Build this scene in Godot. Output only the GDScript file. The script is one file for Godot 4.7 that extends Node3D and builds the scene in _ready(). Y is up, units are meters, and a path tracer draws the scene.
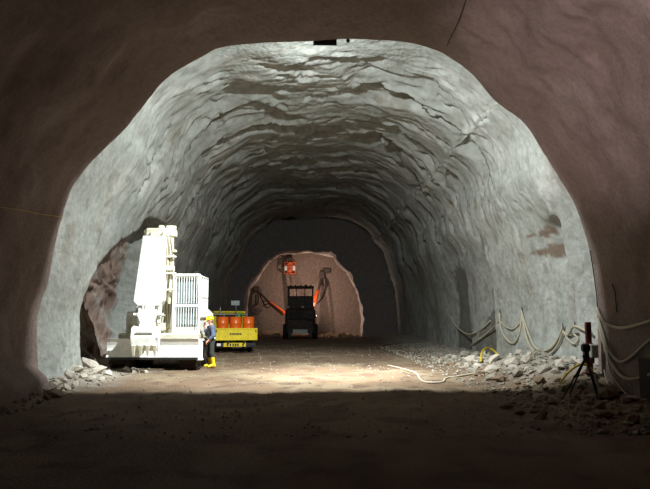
extends Node3D
# A drill-and-blast road tunnel: dark sprayed lining close by, a floodlit cavern behind its edge, a drilling rig at the far face.
# The tunnel runs along -z; the floor is y = 0; the camera stands at the origin.

const EYE := Vector3(0, 1.8, 0)
const FOCAL := 650.0            # pixels
const VANISH := Vector2(308, 317)   # where the tunnel axis meets the picture
const LIP := 16.5               # depth of the edge between the near lining and the cavern
const HEADING := 56.5           # depth where the cavern narrows to the last heading
const FACE := 63.5

var cam: Camera3D
var used := {}
var prof := PackedVector2Array()   # tunnel outline at the lip, left foot to right foot
var prof_n := PackedVector2Array()
var prof_s := PackedFloat32Array()
var prof_a := PackedFloat32Array()
var rng := RandomNumberGenerator.new()
var na := FastNoiseLite.new()
var nb := FastNoiseLite.new()
var nr := FastNoiseLite.new()
var M := {}

# ------------------------------------------------------------------ helpers: nodes
func numbered(called: String) -> String:
	if not used.has(called):
		used[called] = 0
		return called
	used[called] += 1
	return "%s_%03d" % [called, used[called]]

func tag(o: Node, label: String, category: String, group := "") -> void:
	o.set_meta("label", label)
	o.set_meta("category", category)
	if group != "":
		o.set_meta("group", group)

func thing(called: String, label: String, category: String, at := Vector3.ZERO, turn := 0.0, group := "") -> Node3D:
	var o := Node3D.new()
	o.name = numbered(called)
	add_child(o)
	o.position = at
	o.rotation.y = turn
	tag(o, label, category, group)
	return o

func new_st() -> SurfaceTool:
	var st := SurfaceTool.new()
	st.begin(Mesh.PRIMITIVE_TRIANGLES)
	st.set_smooth_group(-1)
	return st

func finish(st: SurfaceTool, m: Material) -> ArrayMesh:
	st.generate_normals()
	var mesh := st.commit()
	mesh.surface_set_material(0, m)
	return mesh

func part(parent: Node, called: String, st: SurfaceTool, m: Material) -> MeshInstance3D:
	return put(parent, called, finish(st, m))

func put(parent: Node, called: String, mesh: Mesh, at := Transform3D.IDENTITY) -> MeshInstance3D:
	var o := MeshInstance3D.new()
	o.mesh = mesh
	o.transform = at
	o.cast_shadow = GeometryInstance3D.SHADOW_CASTING_SETTING_ON
	if parent == self:
		o.name = numbered(called)
		add_child(o)
	else:
		o.name = called_in(parent, called)
		parent.add_child(o, true)
	return o

func called_in(parent: Node, called: String) -> String:
	if not parent.has_node(NodePath(called)):
		return called
	var k := 1
	while parent.has_node(NodePath("%s_%03d" % [called, k])):
		k += 1
	return "%s_%03d" % [called, k]

# ------------------------------------------------------------------ helpers: shapes
func tri(st: SurfaceTool, a: Vector3, b: Vector3, c: Vector3, out: Vector3) -> void:
	if (b - a).cross(c - a).dot(out) > 0.0:
		st.add_vertex(a); st.add_vertex(c); st.add_vertex(b)
	else:
		st.add_vertex(a); st.add_vertex(b); st.add_vertex(c)

func quad(st: SurfaceTool, a: Vector3, b: Vector3, c: Vector3, d: Vector3, out: Vector3) -> void:
	tri(st, a, b, c, out)
	tri(st, a, c, d, out)

# a box with chamfered edges
func cb(st: SurfaceTool, c: Vector3, size: Vector3, ch := 0.02, turn := Basis.IDENTITY) -> void:
	st.set_smooth_group(-1)
	var h := size * 0.5
	ch = minf(ch, minf(h.x, minf(h.y, h.z)) * 0.6)
	for ax in 3:
		var u := (ax + 1) % 3
		var v := (ax + 2) % 3
		for s in [-1.0, 1.0]:
			var q := []
			for k in [[-1, -1], [1, -1], [1, 1], [-1, 1]]:
				var p := Vector3.ZERO
				p[ax] = s * h[ax]
				p[u] = k[0] * (h[u] - ch)
				p[v] = k[1] * (h[v] - ch)
				q.append(c + turn * p)
			var n := Vector3.ZERO
			n[ax] = s
			quad(st, q[0], q[1], q[2], q[3], turn * n)
		for su in [-1.0, 1.0]:
			for sv in [-1.0, 1.0]:
				var q := []
				for k in [[-1, 0], [1, 0], [1, 1], [-1, 1]]:
					var p := Vector3.ZERO
					p[ax] = k[0] * (h[ax] - ch)
					p[u] = su * (h[u] if k[1] == 0 else h[u] - ch)
					p[v] = sv * (h[v] - ch if k[1] == 0 else h[v])
					q.append(c + turn * p)
				var n := Vector3.ZERO
				n[u] = su
				n[v] = sv
				quad(st, q[0], q[1], q[2], q[3], turn * n)
	for sx in [-1.0, 1.0]:
		for sy in [-1.0, 1.0]:
			for sz in [-1.0, 1.0]:
				var sg := Vector3(sx, sy, sz)
				tri(st, c + turn * (sg * Vector3(h.x, h.y - ch, h.z - ch)), c + turn * (sg * Vector3(h.x - ch, h.y, h.z - ch)), c + turn * (sg * Vector3(h.x - ch, h.y - ch, h.z)), turn * sg)

func frame_of(dir: Vector3) -> Basis:
	var y := dir.normalized()
	var side := Vector3.RIGHT if absf(y.x) < 0.9 else Vector3.UP
	var z := side.cross(y).normalized()
	return Basis(y.cross(z).normalized(), y, z)

# a round bar between two points, tapered if the radii differ, closed at both ends
func bar(st: SurfaceTool, a: Vector3, b: Vector3, ra: float, rb := -1.0, sides := 10) -> void:
	if rb < 0.0:
		rb = ra
	var f := frame_of(b - a)
	for k in sides:
		var t0 := TAU * k / sides
		var t1 := TAU * (k + 1) / sides
		var d0 := f.x * cos(t0) + f.z * sin(t0)
		var d1 := f.x * cos(t1) + f.z * sin(t1)
		st.set_smooth_group(0)
		quad(st, a + d0 * ra, a + d1 * ra, b + d1 * rb, b + d0 * rb, d0 + d1)
		st.set_smooth_group(-1)
		tri(st, a, a + d0 * ra, a + d1 * ra, a - b)
		tri(st, b, b + d0 * rb, b + d1 * rb, b - a)

# a beam of rectangular section between two points, with its own width and height at each end
func beam(st: SurfaceTool, a: Vector3, b: Vector3, up: Vector3, sa: Vector2, sb: Vector2, ch := 0.03) -> void:
	st.set_smooth_group(-1)
	var y := (b - a).normalized()
	var x := y.cross(up).normalized()
	var z := x.cross(y)
	var ring := func(o: Vector3, s: Vector2) -> Array:
		var h := s * 0.5
		var r := []
		for k in [[-1, -1, 0], [-1, -1, 1], [1, -1, 1], [1, -1, 0], [1, 1, 0], [1, 1, 1], [-1, 1, 1], [-1, 1, 0]]:
			var px: float = k[0] * (h.x - (ch if k[2] == 1 else 0.0))
			var pz: float = k[1] * (h.y - (ch if k[2] == 0 else 0.0))
			r.append(o + x * px + z * pz)
		return r
	var r0: Array = ring.call(a, sa)
	var r1: Array = ring.call(b, sb)
	for k in 8:
		var n := (k + 1) % 8
		quad(st, r0[k], r0[n], r1[n], r1[k], (r0[k] + r0[n]) * 0.5 - a)
		tri(st, a, r0[k], r0[n], -y)
		tri(st, b, r1[k], r1[n], y)

func smooth_path(pts: Array, per := 6) -> PackedVector3Array:
	var out := PackedVector3Array()
	for i in pts.size() - 1:
		var p0: Vector3 = pts[maxi(i - 1, 0)]
		var p1: Vector3 = pts[i]
		var p2: Vector3 = pts[i + 1]
		var p3: Vector3 = pts[mini(i + 2, pts.size() - 1)]
		for k in per:
			out.append(p1.cubic_interpolate(p2, p0, p3, float(k) / per))
	out.append(pts[pts.size() - 1])
	return out

func tube(st: SurfaceTool, path: PackedVector3Array, r: float, sides := 8) -> void:
	var rings := []
	var f := frame_of(path[1] - path[0])
	for i in path.size():
		var d := (path[mini(i + 1, path.size() - 1)] - path[maxi(i - 1, 0)]).normalized()
		var x := (f.x - d * f.x.dot(d)).normalized()
		f = Basis(x, d, x.cross(d))
		var ring := []
		for k in sides:
			var t := TAU * k / sides
			ring.append(path[i] + (f.x * cos(t) + f.z * sin(t)) * r)
		rings.append(ring)
	st.set_smooth_group(0)
	for i in path.size() - 1:
		for k in sides:
			var n := (k + 1) % sides
			quad(st, rings[i][k], rings[i][n], rings[i + 1][n], rings[i + 1][k], (rings[i][k] + rings[i][n]) * 0.5 - path[i])
	st.set_smooth_group(-1)
	for k in range(1, sides - 1):
		tri(st, rings[0][0], rings[0][k], rings[0][k + 1], path[0] - path[1])
		var e: Array = rings[rings.size() - 1]
		tri(st, e[0], e[k], e[k + 1], path[path.size() - 1] - path[path.size() - 2])

# a turned shape: profile of (radius, height) pairs round the y axis of "at"
func lathe(st: SurfaceTool, profile: Array, at := Transform3D.IDENTITY, sides := 18, smooth := true) -> void:
	st.set_smooth_group(0 if smooth else -1)
	for i in profile.size() - 1:
		var p: Vector2 = profile[i]
		var q: Vector2 = profile[i + 1]
		for k in sides:
			var t0 := TAU * k / sides
			var t1 := TAU * (k + 1) / sides
			var d0 := Vector3(cos(t0), 0, sin(t0))
			var d1 := Vector3(cos(t1), 0, sin(t1))
			var up := Vector3.UP
			var nrm := (d0 + d1) * (q.y - p.y) * 0.5 - up * (q.x - p.x)
			var a: Vector3 = at * (d0 * p.x + up * p.y)
			var b: Vector3 = at * (d1 * p.x + up * p.y)
			var c: Vector3 = at * (d1 * q.x + up * q.y)
			var d: Vector3 = at * (d0 * q.x + up * q.y)
			if q.x > 0.0001:
				tri(st, a, c, d, at.basis * nrm)
			if p.x > 0.0001:
				tri(st, a, b, c, at.basis * nrm)

# an outline in a plane (x, y of "at"), extruded along its z by thickness, centred
func prism(st: SurfaceTool, poly: PackedVector2Array, thick: float, at := Transform3D.IDENTITY) -> void:
	st.set_smooth_group(-1)
	var idx := Geometry2D.triangulate_polygon(poly)
	var h := thick * 0.5
	for i in range(0, idx.size(), 3):
		for s in [-1.0, 1.0]:
			var v := []
			for k in 3:
				var p := poly[idx[i + k]]
				v.append(at * Vector3(p.x, p.y, s * h))
			tri(st, v[0], v[1], v[2], at.basis.z * s)
	var turn := -1.0 if Geometry2D.is_polygon_clockwise(poly) else 1.0
	for i in poly.size():
		var p := poly[i]
		var q := poly[(i + 1) % poly.size()]
		var n := Vector2(q.y - p.y, p.x - q.x) * turn
		quad(st, at * Vector3(p.x, p.y, -h), at * Vector3(q.x, q.y, -h), at * Vector3(q.x, q.y, h), at * Vector3(p.x, p.y, h), at.basis * Vector3(n.x, n.y, 0))

# a soft body: tapered capsules [a, b, ra, rb] joined with a smooth minimum, meshed as surface nets
func body(st: SurfaceTool, bones: Array, cell: float, k: float) -> void:
	var lo := Vector3.ONE * 1e9
	var hi := -lo
	for b in bones:
		var r: float = maxf(b[2], b[3]) + cell * 3.0
		for e in [b[0], b[1]]:
			var v: Vector3 = e
			lo = lo.min(v - Vector3.ONE * r)
			hi = hi.max(v + Vector3.ONE * r)
	var n := Vector3i(((hi - lo) / cell).ceil()) + Vector3i.ONE
	var f := PackedFloat32Array()
	f.resize(n.x * n.y * n.z)
	f.fill(1.0)
	for b in bones:
		var a: Vector3 = b[0]
		var e: Vector3 = b[1]
		var ra: float = b[2]
		var rb: float = b[3]
		var reach := maxf(ra, rb) + k + cell * 2.0
		var l0 := Vector3i(((a.min(e) - Vector3.ONE * reach - lo) / cell).floor()).clamp(Vector3i.ZERO, n - Vector3i.ONE)
		var l1 := Vector3i(((a.max(e) + Vector3.ONE * reach - lo) / cell).ceil()).clamp(Vector3i.ZERO, n - Vector3i.ONE)
		var ae := e - a
		var len2 := maxf(ae.length_squared(), 1e-9)
		for z in range(l0.z, l1.z + 1):
			for y in range(l0.y, l1.y + 1):
				for x in range(l0.x, l1.x + 1):
					var p := lo + Vector3(x, y, z) * cell
					var t := clampf((p - a).dot(ae) / len2, 0.0, 1.0)
					var d := (p - a - ae * t).length() - lerpf(ra, rb, t)
					var i := (z * n.y + y) * n.x + x
					var o := f[i]
					var hh := maxf(k - absf(d - o), 0.0) / k
					f[i] = minf(d, o) - hh * hh * k * 0.25
	var vert := {}
	var step := [1, n.x, n.x * n.y]
	for z in n.z - 1:
		for y in n.y - 1:
			for x in n.x - 1:
				var i := (z * n.y + y) * n.x + x
				var m := 0
				var sum := Vector3.ZERO
				var cnt := 0
				var v := []
				for c in 8:
					var val := f[i + (c & 1) + ((c >> 1) & 1) * n.x + ((c >> 2) & 1) * n.x * n.y]
					v.append(val)
					if val < 0.0:
						m |= 1 << c
				if m == 0 or m == 255:
					continue
				for c in 8:
					for ax in 3:
						if c & (1 << ax):
							continue
						var d := c | (1 << ax)
						if (v[c] < 0.0) != (v[d] < 0.0):
							var t: float = v[c] / (v[c] - v[d])
							var p := Vector3(c & 1, (c >> 1) & 1, (c >> 2) & 1)
							p[ax] += t
							sum += p
							cnt += 1
				vert[i] = lo + (Vector3(x, y, z) + sum / cnt) * cell
	st.set_smooth_group(0)
	for i in vert:
		for ax in 3:
			if i + step[ax] >= f.size() or (f[i] < 0.0) == (f[i + step[ax]] < 0.0):
				continue
			var u: int = step[(ax + 1) % 3]
			var w: int = step[(ax + 2) % 3]
			if vert.has(i - u) and vert.has(i - w) and vert.has(i - u - w):
				var out := Vector3.ZERO
				out[ax] = 1.0 if f[i] < 0.0 else -1.0
				quad(st, vert[i], vert[i - u], vert[i - u - w], vert[i - w], out)

# ------------------------------------------------------------------ helpers: materials
func noise_image(seed_: int, freq: float, octaves: int, low: float, high: float, kind := FastNoiseLite.TYPE_SIMPLEX_SMOOTH) -> ImageTexture:
	var n := FastNoiseLite.new()
	n.seed = seed_
	n.noise_type = kind
	n.frequency = freq
	n.fractal_octaves = octaves
	var src := n.get_seamless_image(512, 512)
	var im := Image.create(512, 512, true, Image.FORMAT_RGB8)
	for y in 512:
		for x in 512:
			var v := lerpf(low, high, src.get_pixel(x, y).r)
			im.set_pixel(x, y, Color(v, v, v))
	im.generate_mipmaps()
	return ImageTexture.create_from_image(im)

func bump_image(seed_: int, freq: float, octaves: int, strength: float) -> ImageTexture:
	var n := FastNoiseLite.new()
	n.seed = seed_
	n.frequency = freq
	n.fractal_octaves = octaves
	var im := n.get_seamless_image(512, 512)
	im.convert(Image.FORMAT_RGBA8)
	im.bump_map_to_normal_map(strength)
	im.generate_mipmaps()
	return ImageTexture.create_from_image(im)

func mat(c: Color, rough := 0.6, metal := 0.0, grain: Texture2D = null, bump: Texture2D = null, scale := 1.0, world := false, bump_scale := 1.0) -> StandardMaterial3D:
	var m := StandardMaterial3D.new()
	m.albedo_color = c
	m.roughness = rough
	m.metallic = metal
	if grain or bump:
		m.uv1_triplanar = true
		m.uv1_world_triplanar = world
		m.uv1_scale = Vector3.ONE * scale
	if grain:
		m.albedo_texture = grain
	if bump:
		m.normal_enabled = true
		m.normal_texture = bump
		m.normal_scale = bump_scale
	return m

func lamp_mat(c: Color, energy: float) -> StandardMaterial3D:
	var m := StandardMaterial3D.new()
	m.albedo_color = Color(0.9, 0.9, 0.88)
	m.emission_enabled = true
	m.emission = c
	m.emission_energy_multiplier = energy
	m.roughness = 0.2
	return m

# ------------------------------------------------------------------ helpers: from the picture to the place
func ray(px: float, py: float) -> Vector3:
	return (cam.basis * Vector3((px - 325.0) / FOCAL, (244.5 - py) / FOCAL, -1.0)).normalized()

func at_depth(px: float, py: float, depth: float) -> Vector3:
	var d := ray(px, py)
	return EYE + d * (depth / -d.z)

func on_floor(px: float, py: float) -> Vector3:
	var d := ray(px, py)
	var t := 6.0
	while t < 70.0:
		var p := EYE + d * t
		if p.y < floor_y(p.x, -p.z):
			return Vector3(p.x, floor_y(p.x, -p.z), p.z)
		t += 0.03
	return EYE + d * t

func on_wall(px: float, py: float, off := 0.05) -> Vector3:
	var d := ray(px, py)
	var t := 6.0
	while t < 66.0:
		var p := EYE + d * t
		if not inside(p.x, p.y, -p.z):
			break
		t += 0.03
	return EYE + d * (t - off - 0.03)

# ------------------------------------------------------------------ the tunnel's form
func build_profile() -> void:
	var px := [[40, 392], [38, 364], [37, 323], [42, 300], [49, 278], [56, 240], [62, 218], [71, 190], [84, 171], [96, 157], [122, 132], [133, 119], [145, 104], [168, 77], [203, 56], [223, 47], [264, 43], [312, 41], [340, 39], [380, 40], [411, 43], [442, 53], [472, 74], [495, 101], [523, 122], [543, 152], [559, 178], [574, 203], [581, 222], [589, 248], [594, 275], [597, 310], [598, 350], [599, 392]]
	var pts := []
	for p in px:
		var v := at_depth(p[0], p[1], LIP)
		pts.append(Vector3(v.x, v.y, 0))
	pts.push_front(Vector3(pts[0].x, -1.2, 0))
	pts.append(Vector3(pts[pts.size() - 1].x, -1.2, 0))
	var dense := smooth_path(pts, 12)
	var total := 0.0
	for i in dense.size() - 1:
		total += dense[i].distance_to(dense[i + 1])
	var n := 310
	var k := 0
	var run := 0.0
	for j in n + 1:
		var want := minf(total * j / n, total - 0.0001)
		while k < dense.size() - 2 and run + dense[k].distance_to(dense[k + 1]) < want:
			run += dense[k].distance_to(dense[k + 1])
			k += 1
		var l := dense[k].distance_to(dense[k + 1])
		var v := dense[k].lerp(dense[k + 1], (want - run) / maxf(l, 1e-6))
		prof.append(Vector2(v.x, v.y))
		prof_s.append(want)
	for j in n + 1:
		var t := prof[mini(j + 3, n)] - prof[maxi(j - 3, 0)]
		prof_n.append(Vector2(-t.y, t.x).normalized())
		prof_a.append(-atan2(prof[j].x - 0.2, prof[j].y - 3.0))   # falls from + (left foot) to - (right foot)

func sm(a: float, b: float, x: float) -> float:
	var t := clampf((x - a) / (b - a), 0.0, 1.0)
	return t * t * (3.0 - 2.0 * t)

# how much of a point of the left wall belongs to the side niche (0..1)
func niche(y: float, z: float) -> float:
	var top := 3.0 + 0.33 * (z - 20.6) + 0.9 * sqrt(clampf((z - 20.6) / 2.0, 0.0, 1.0)) - 0.35
	top = minf(top, 5.4)
	var edge := 0.12 * na.get_noise_2d(y * 60.0, z * 60.0)
	return sm(20.55 + edge, 20.95 + edge, z) * (1.0 - sm(28.6, 28.9, z)) * (1.0 - sm(top - 0.18 + edge, top + 0.08 + edge, y))

# how far the lining stands outside the outline, at station j of the outline and depth z
func bulge(j: int, z: float) -> float:
	var s := prof_s[j]
	var y := prof[j].y
	var right := 1.0 if prof[j].x > 0.2 else 0.0
	if z < LIP:
		var u := LIP - z
		var d := 0.014 * u + sm(0.0, 3.0, u) * 0.22 * na.get_noise_2d(s * 26.0, z * 26.0) + sm(0.0, 1.2, u) * 0.06 * absf(nb.get_noise_2d(s * 45.0, z * 45.0)) + 0.012 * nb.get_noise_2d(s * 200.0, z * 200.0)
		# overlapping sheets of sprayed concrete along the crown on the far side of the axis
		var band := nr.get_noise_2d(s * 16.0 + z * 4.0, z * 44.0)
		d += right * sm(3.5, 6.0, y) * 0.22 * sm(0.0, 0.5, u) * sm(-0.05, 0.3, na.get_noise_2d(s * 30.0 + 55.0, z * 30.0)) * minf(absf(band), 0.16)
		# a ledge low on the left pillar
		d -= (1.0 - right) * (1.0 - sm(0.2, 0.75, y)) * 0.35 * sm(0.0, 0.3, u)
		return d
	if z > HEADING:
		var w := z - HEADING
		var d2 := -1.55 - 0.9 * sm(0.0, 5.0, 9.0 - y) * 0.25
		d2 += 0.25 * na.get_noise_2d(s * 22.0, z * 16.0) + 0.12 * nb.get_noise_2d(s * 90.0, z * 40.0) + 0.12 * sm(0.5, 4.0, w)
		return d2
	var u := z - LIP
	var high := sm(3.6, 7.4, y)
	var rough := sm(1.6, 5.5, u)
	var d := 0.33 + 0.86 * sm(5.0, 8.0, y) + 0.25 * (1.0 - sm(5.0, 8.0, y)) * (1.0 - sm(0.5, 2.6, u))
	d += 0.30 * sm(0.5, 4.0, u) * na.get_noise_2d(s * 15.0, z * 12.0)
	# torn sheets of sprayed rock across the arch: each leans inwards, then drops back in a ragged step
	var wob := 1.3 * na.get_noise_2d(s * 30.0 + 400.0, z * 10.0) + 0.42 * nr.get_noise_2d(s * 70.0, z * 50.0)
	var ph := fposmod((z + wob) / 2.3, 1.0)
	var saw := (1.0 - ph) * sm(0.0, 0.05, ph)
	var on := sm(-0.12, 0.28, na.get_noise_2d(s * 20.0 + 70.0, z * 25.0 + 300.0))
	d += rough * (0.03 + 0.70 * high * sm(1.5, 8.0, u)) * (0.08 + 0.92 * on) * saw
	var wob2 := 0.6 * na.get_noise_2d(s * 48.0 - 200.0, z * 30.0) + 0.20 * nr.get_noise_2d(s * 150.0, z * 130.0)
	var ph2 := fposmod((z + wob2) / 0.74, 1.0)
	var on2 := sm(0.02, 0.34, na.get_noise_2d(s * 45.0 + 170.0, z * 60.0 - 90.0))
	d += rough * (0.012 + 0.22 * high) * on2 * (1.0 - ph2) * sm(0.0, 0.12, ph2)
	var shard2 := nb.get_noise_2d(s * 60.0 + 90.0, z * 150.0)
	d += rough * (0.02 + 0.035 * high) * shard2
	d += 0.02 * nb.get_noise_2d(s * 130.0, z * 130.0) + 0.010 * nb.get_noise_2d(s * 340.0, z * 340.0)
	var low := 1.0 - sm(3.6, 6.5, y)
	if right > 0.5:
		var e := 0.30 * na.get_noise_2d(y * 40.0, 7.0)
		var zz := z + e - 0.12 * (y - 2.0)
		d += low * 0.42 * sm(18.5, 18.75, zz) * (1.0 - sm(19.2, 23.0, zz))
		d += 0.55 * sm(18.7, 18.9, z + 0.25 * (y - 3.9)) * (1.0 - sm(19.3, 20.6, z)) * sm(3.0, 3.5, y + e) * (1.0 - sm(4.2, 4.7, y + e))
		d -= low * 0.18 * sm(22.5, 25.0, zz) * (1.0 - sm(26.0, 26.25, zz))
		d += low * 0.30 * sm(26.0, 26.25, zz) * (1.0 - sm(26.6, 29.5, zz))
		d += low * 0.28 * sm(31.0, 31.25, zz) * (1.0 - sm(31.6, 35.0, zz))
	else:
		var q := niche(y, z)
		d = lerpf(d, 1.70 + 0.16 * nr.get_noise_2d(y * 130.0 + z * 45.0, z * 30.0) + 0.12 * nb.get_noise_2d(y * 200.0, z * 110.0), q)
	return d

func station(x: float, y: float) -> int:
	var a := -atan2(x - 0.2, y - 3.0)
	var lo := 0
	var hi := prof_a.size() - 1
	while hi - lo > 1:
		var m := (lo + hi) >> 1
		if prof_a[m] > a:
			lo = m
		else:
			hi = m
	return lo

func inside(x: float, y: float, z: float) -> bool:
	var j := station(x, y)
	var p := prof[j] + prof_n[j] * bulge(j, z)
	var c := Vector2(0.2, 3.0)
	return Vector2(x, y).distance_to(c) < p.distance_to(c)

func floor_y(x: float, z: float) -> float:
	var h := 0.05 * na.get_noise_2d(x * 20.0, z * 20.0) + 0.025 * nb.get_noise_2d(x * 70.0, z * 45.0) + 0.012 * nb.get_noise_2d(x * 260.0, z * 260.0)
	# wheel ruts along the drive
	h += 0.03 * nb.get_noise_2d(x * 130.0 + 30.0 * na.get_noise_1d(z * 8.0), z * 6.0) * sm(6.0, 4.0, absf(x))
	var heap := 0.72 * sm(14.2, 17.6, z) * (1.0 - 0.7 * sm(19.0, 28.0, z))
	h += heap * pow(sm(4.4, 7.6, x), 1.3) * (0.85 + 0.5 * na.get_noise_2d(x * 30.0, z * 30.0))
	h += 0.30 * sm(12.0, 16.0, z) * (1.0 - 0.6 * sm(20.0, 22.0, z)) * sm(-5.6, -7.6, x) * (0.9 + 0.6 * na.get_noise_2d(x * 40.0, z * 40.0))
	h += 0.35 * sm(34.0, 52.0, z) * sm(4.0, 8.0, absf(x))
	h += 1.1 * sm(60.3, 63.5, z) * (0.6 + 0.6 * na.get_noise_1d(x * 22.0))
	return h

func lining_color(j: int, z: float, sec: int) -> Color:
	var s := prof_s[j]
	var y := prof[j].y
	var a := na.get_noise_2d(s * 30.0 + 900.0, z * 30.0)
	var b := nb.get_noise_2d(s * 110.0 + 500.0, z * 110.0)
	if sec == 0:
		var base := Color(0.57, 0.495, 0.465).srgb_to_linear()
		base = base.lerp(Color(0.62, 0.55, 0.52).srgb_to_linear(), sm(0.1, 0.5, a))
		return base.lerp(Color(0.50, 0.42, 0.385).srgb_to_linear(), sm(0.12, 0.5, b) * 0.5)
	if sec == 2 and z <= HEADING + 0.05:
		return Color(0.50, 0.47, 0.45).srgb_to_linear()  # step ring painted a darker grey, imitating shade at the narrowing
	if sec == 2:
		var rock := Color(0.50, 0.45, 0.40)
		return rock.lerp(Color(0.66, 0.62, 0.57), sm(-0.2, 0.5, a))
	var grey := Color(0.415, 0.43, 0.395)
	grey = grey.lerp(Color(0.50, 0.505, 0.47), sm(0.0, 0.5, a))
	grey = grey.lerp(Color(0.33, 0.335, 0.30), sm(0.1, 0.5, b))
	# rusty water stains and bare rock showing through the spray
	var stain := na.get_noise_2d(s * 24.0 - 300.0, z * 60.0)
	grey = grey.lerp(Color(0.34, 0.25, 0.17), 0.16 * sm(0.25, 0.55, stain + 0.4 * b))
	if prof[j].x > 0.2:
		# darker grey patches and brown wedges, each with a ragged edge
		var e := 0.35 * nr.get_noise_2d(y * 110.0, z * 110.0)
		var grey_patch := sm(26.0, 26.12, z + e * 0.4) * (1.0 - sm(-0.05, 0.05, z - 26.2 - 3.4 * (1.0 - (y - 0.3) / 2.8) + e))
		grey_patch = maxf(grey_patch, sm(31.0, 31.12, z + e * 0.4) * (1.0 - sm(33.6, 33.75, z + e)) * (1.0 - sm(4.1, 4.2, y + e)))
		grey = grey.lerp(Color(0.44, 0.435, 0.40).srgb_to_linear(), 0.9 * grey_patch)
		var brown_patch := 0.0
		for w in [[3.72, 0.26, 19.6, 21.9], [4.30, 0.13, 20.1, 21.8], [2.3, 0.30, 18.9, 19.6]]:
			var k := (z - float(w[2])) / (float(w[3]) - float(w[2]))
			if k > 0.0 and k < 1.0:
				var half: float = float(w[1]) * (1.0 - k) + 0.5 * e * (1.2 - k)
				brown_patch = maxf(brown_patch, 1.0 - sm(half - 0.03, half + 0.03, absf(y - float(w[0]) - 0.06 * (z - 20.0))))
		grey = grey.lerp(Color(0.47, 0.40, 0.34).srgb_to_linear(), 0.95 * brown_patch)
	if prof[j].x < 0.2:
		var q := niche(y, z) * (1.0 - sm(28.2, 28.45, z))
		q *= sm(0.5, 0.9, q)
		var bed := nr.get_noise_2d(y * 160.0 + z * 45.0, z * 20.0)
		var rock := Color(0.40, 0.28, 0.225).lerp(Color(0.50, 0.44, 0.39), sm(-0.1, 0.45, bed)).lerp(Color(0.17, 0.10, 0.075), sm(0.15, 0.5, b))
		grey = grey.lerp(rock, q)
	return grey

# one strip of lining between two stations of the outline, with a rough inner face and a plain back
func lining(called: String, label: String, category: String, j0: int, j1: int, rows: PackedFloat32Array, sec: int, m: Material, js := 1) -> void:
	var cols := PackedInt32Array()
	var j := j0
	while j < j1:
		cols.append(j)
		j += js
	cols.append(j1)
	var nc := cols.size()
	var nrw := rows.size()
	var vs := PackedVector3Array()
	var cs := PackedColorArray()
	for r in nrw:
		var z := rows[r]
		for c in nc:
			var k := cols[c]
			var d := bulge(k, z)
			var p := prof[k] + prof_n[k] * d
			if z > HEADING:
				p.x -= 0.85
			vs.append(Vector3(p.x, p.y, -z))
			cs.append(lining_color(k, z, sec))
	var ix := PackedInt32Array()
	for r in nrw - 1:
		for c in nc - 1:
			var i := r * nc + c
			ix.append_array([i, i + 1, i + nc, i + 1, i + nc + 1, i + nc])
	var ns := PackedVector3Array()
	ns.resize(vs.size())
	for t in range(0, ix.size(), 3):
		var a := ix[t]
		var b := ix[t + 1]
		var c := ix[t + 2]
		var n := (vs[c] - vs[a]).cross(vs[b] - vs[a])
		ns[a] += n
		ns[b] += n
		ns[c] += n
	for i in ns.size():
		ns[i] = ns[i].normalized()
	# back of the lining
	var base := vs.size()
	var back_rows := [rows[0], rows[nrw - 1]]
	var bc := 0
	for z in back_rows:
		bc = 0
		for c in range(0, nc, 6):
			var k := cols[mini(c, nc - 1)]
			var p := prof[k] + prof_n[k] * (3.2 if sec == 1 else 2.4)
			vs.append(Vector3(p.x, p.y, -float(z)))
			ns.append(Vector3(prof_n[k].x, prof_n[k].y, 0))
			cs.append(Color(0.3, 0.22, 0.18))
			bc += 1
	for c in bc - 1:
		var i := base + c
		ix.append_array([i, i + bc, i + 1, i + 1, i + bc, i + bc + 1])
	var ar := []
	ar.resize(Mesh.ARRAY_MAX)
	ar[Mesh.ARRAY_VERTEX] = vs
	ar[Mesh.ARRAY_NORMAL] = ns
	ar[Mesh.ARRAY_COLOR] = cs
	ar[Mesh.ARRAY_INDEX] = ix
	var mesh := ArrayMesh.new()
	mesh.add_surface_from_arrays(Mesh.PRIMITIVE_TRIANGLES, ar)
	mesh.surface_set_material(0, m)
	var o := put(self, called, mesh)
	tag(o, label, category)
	o.set_meta("kind", "structure")

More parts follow.
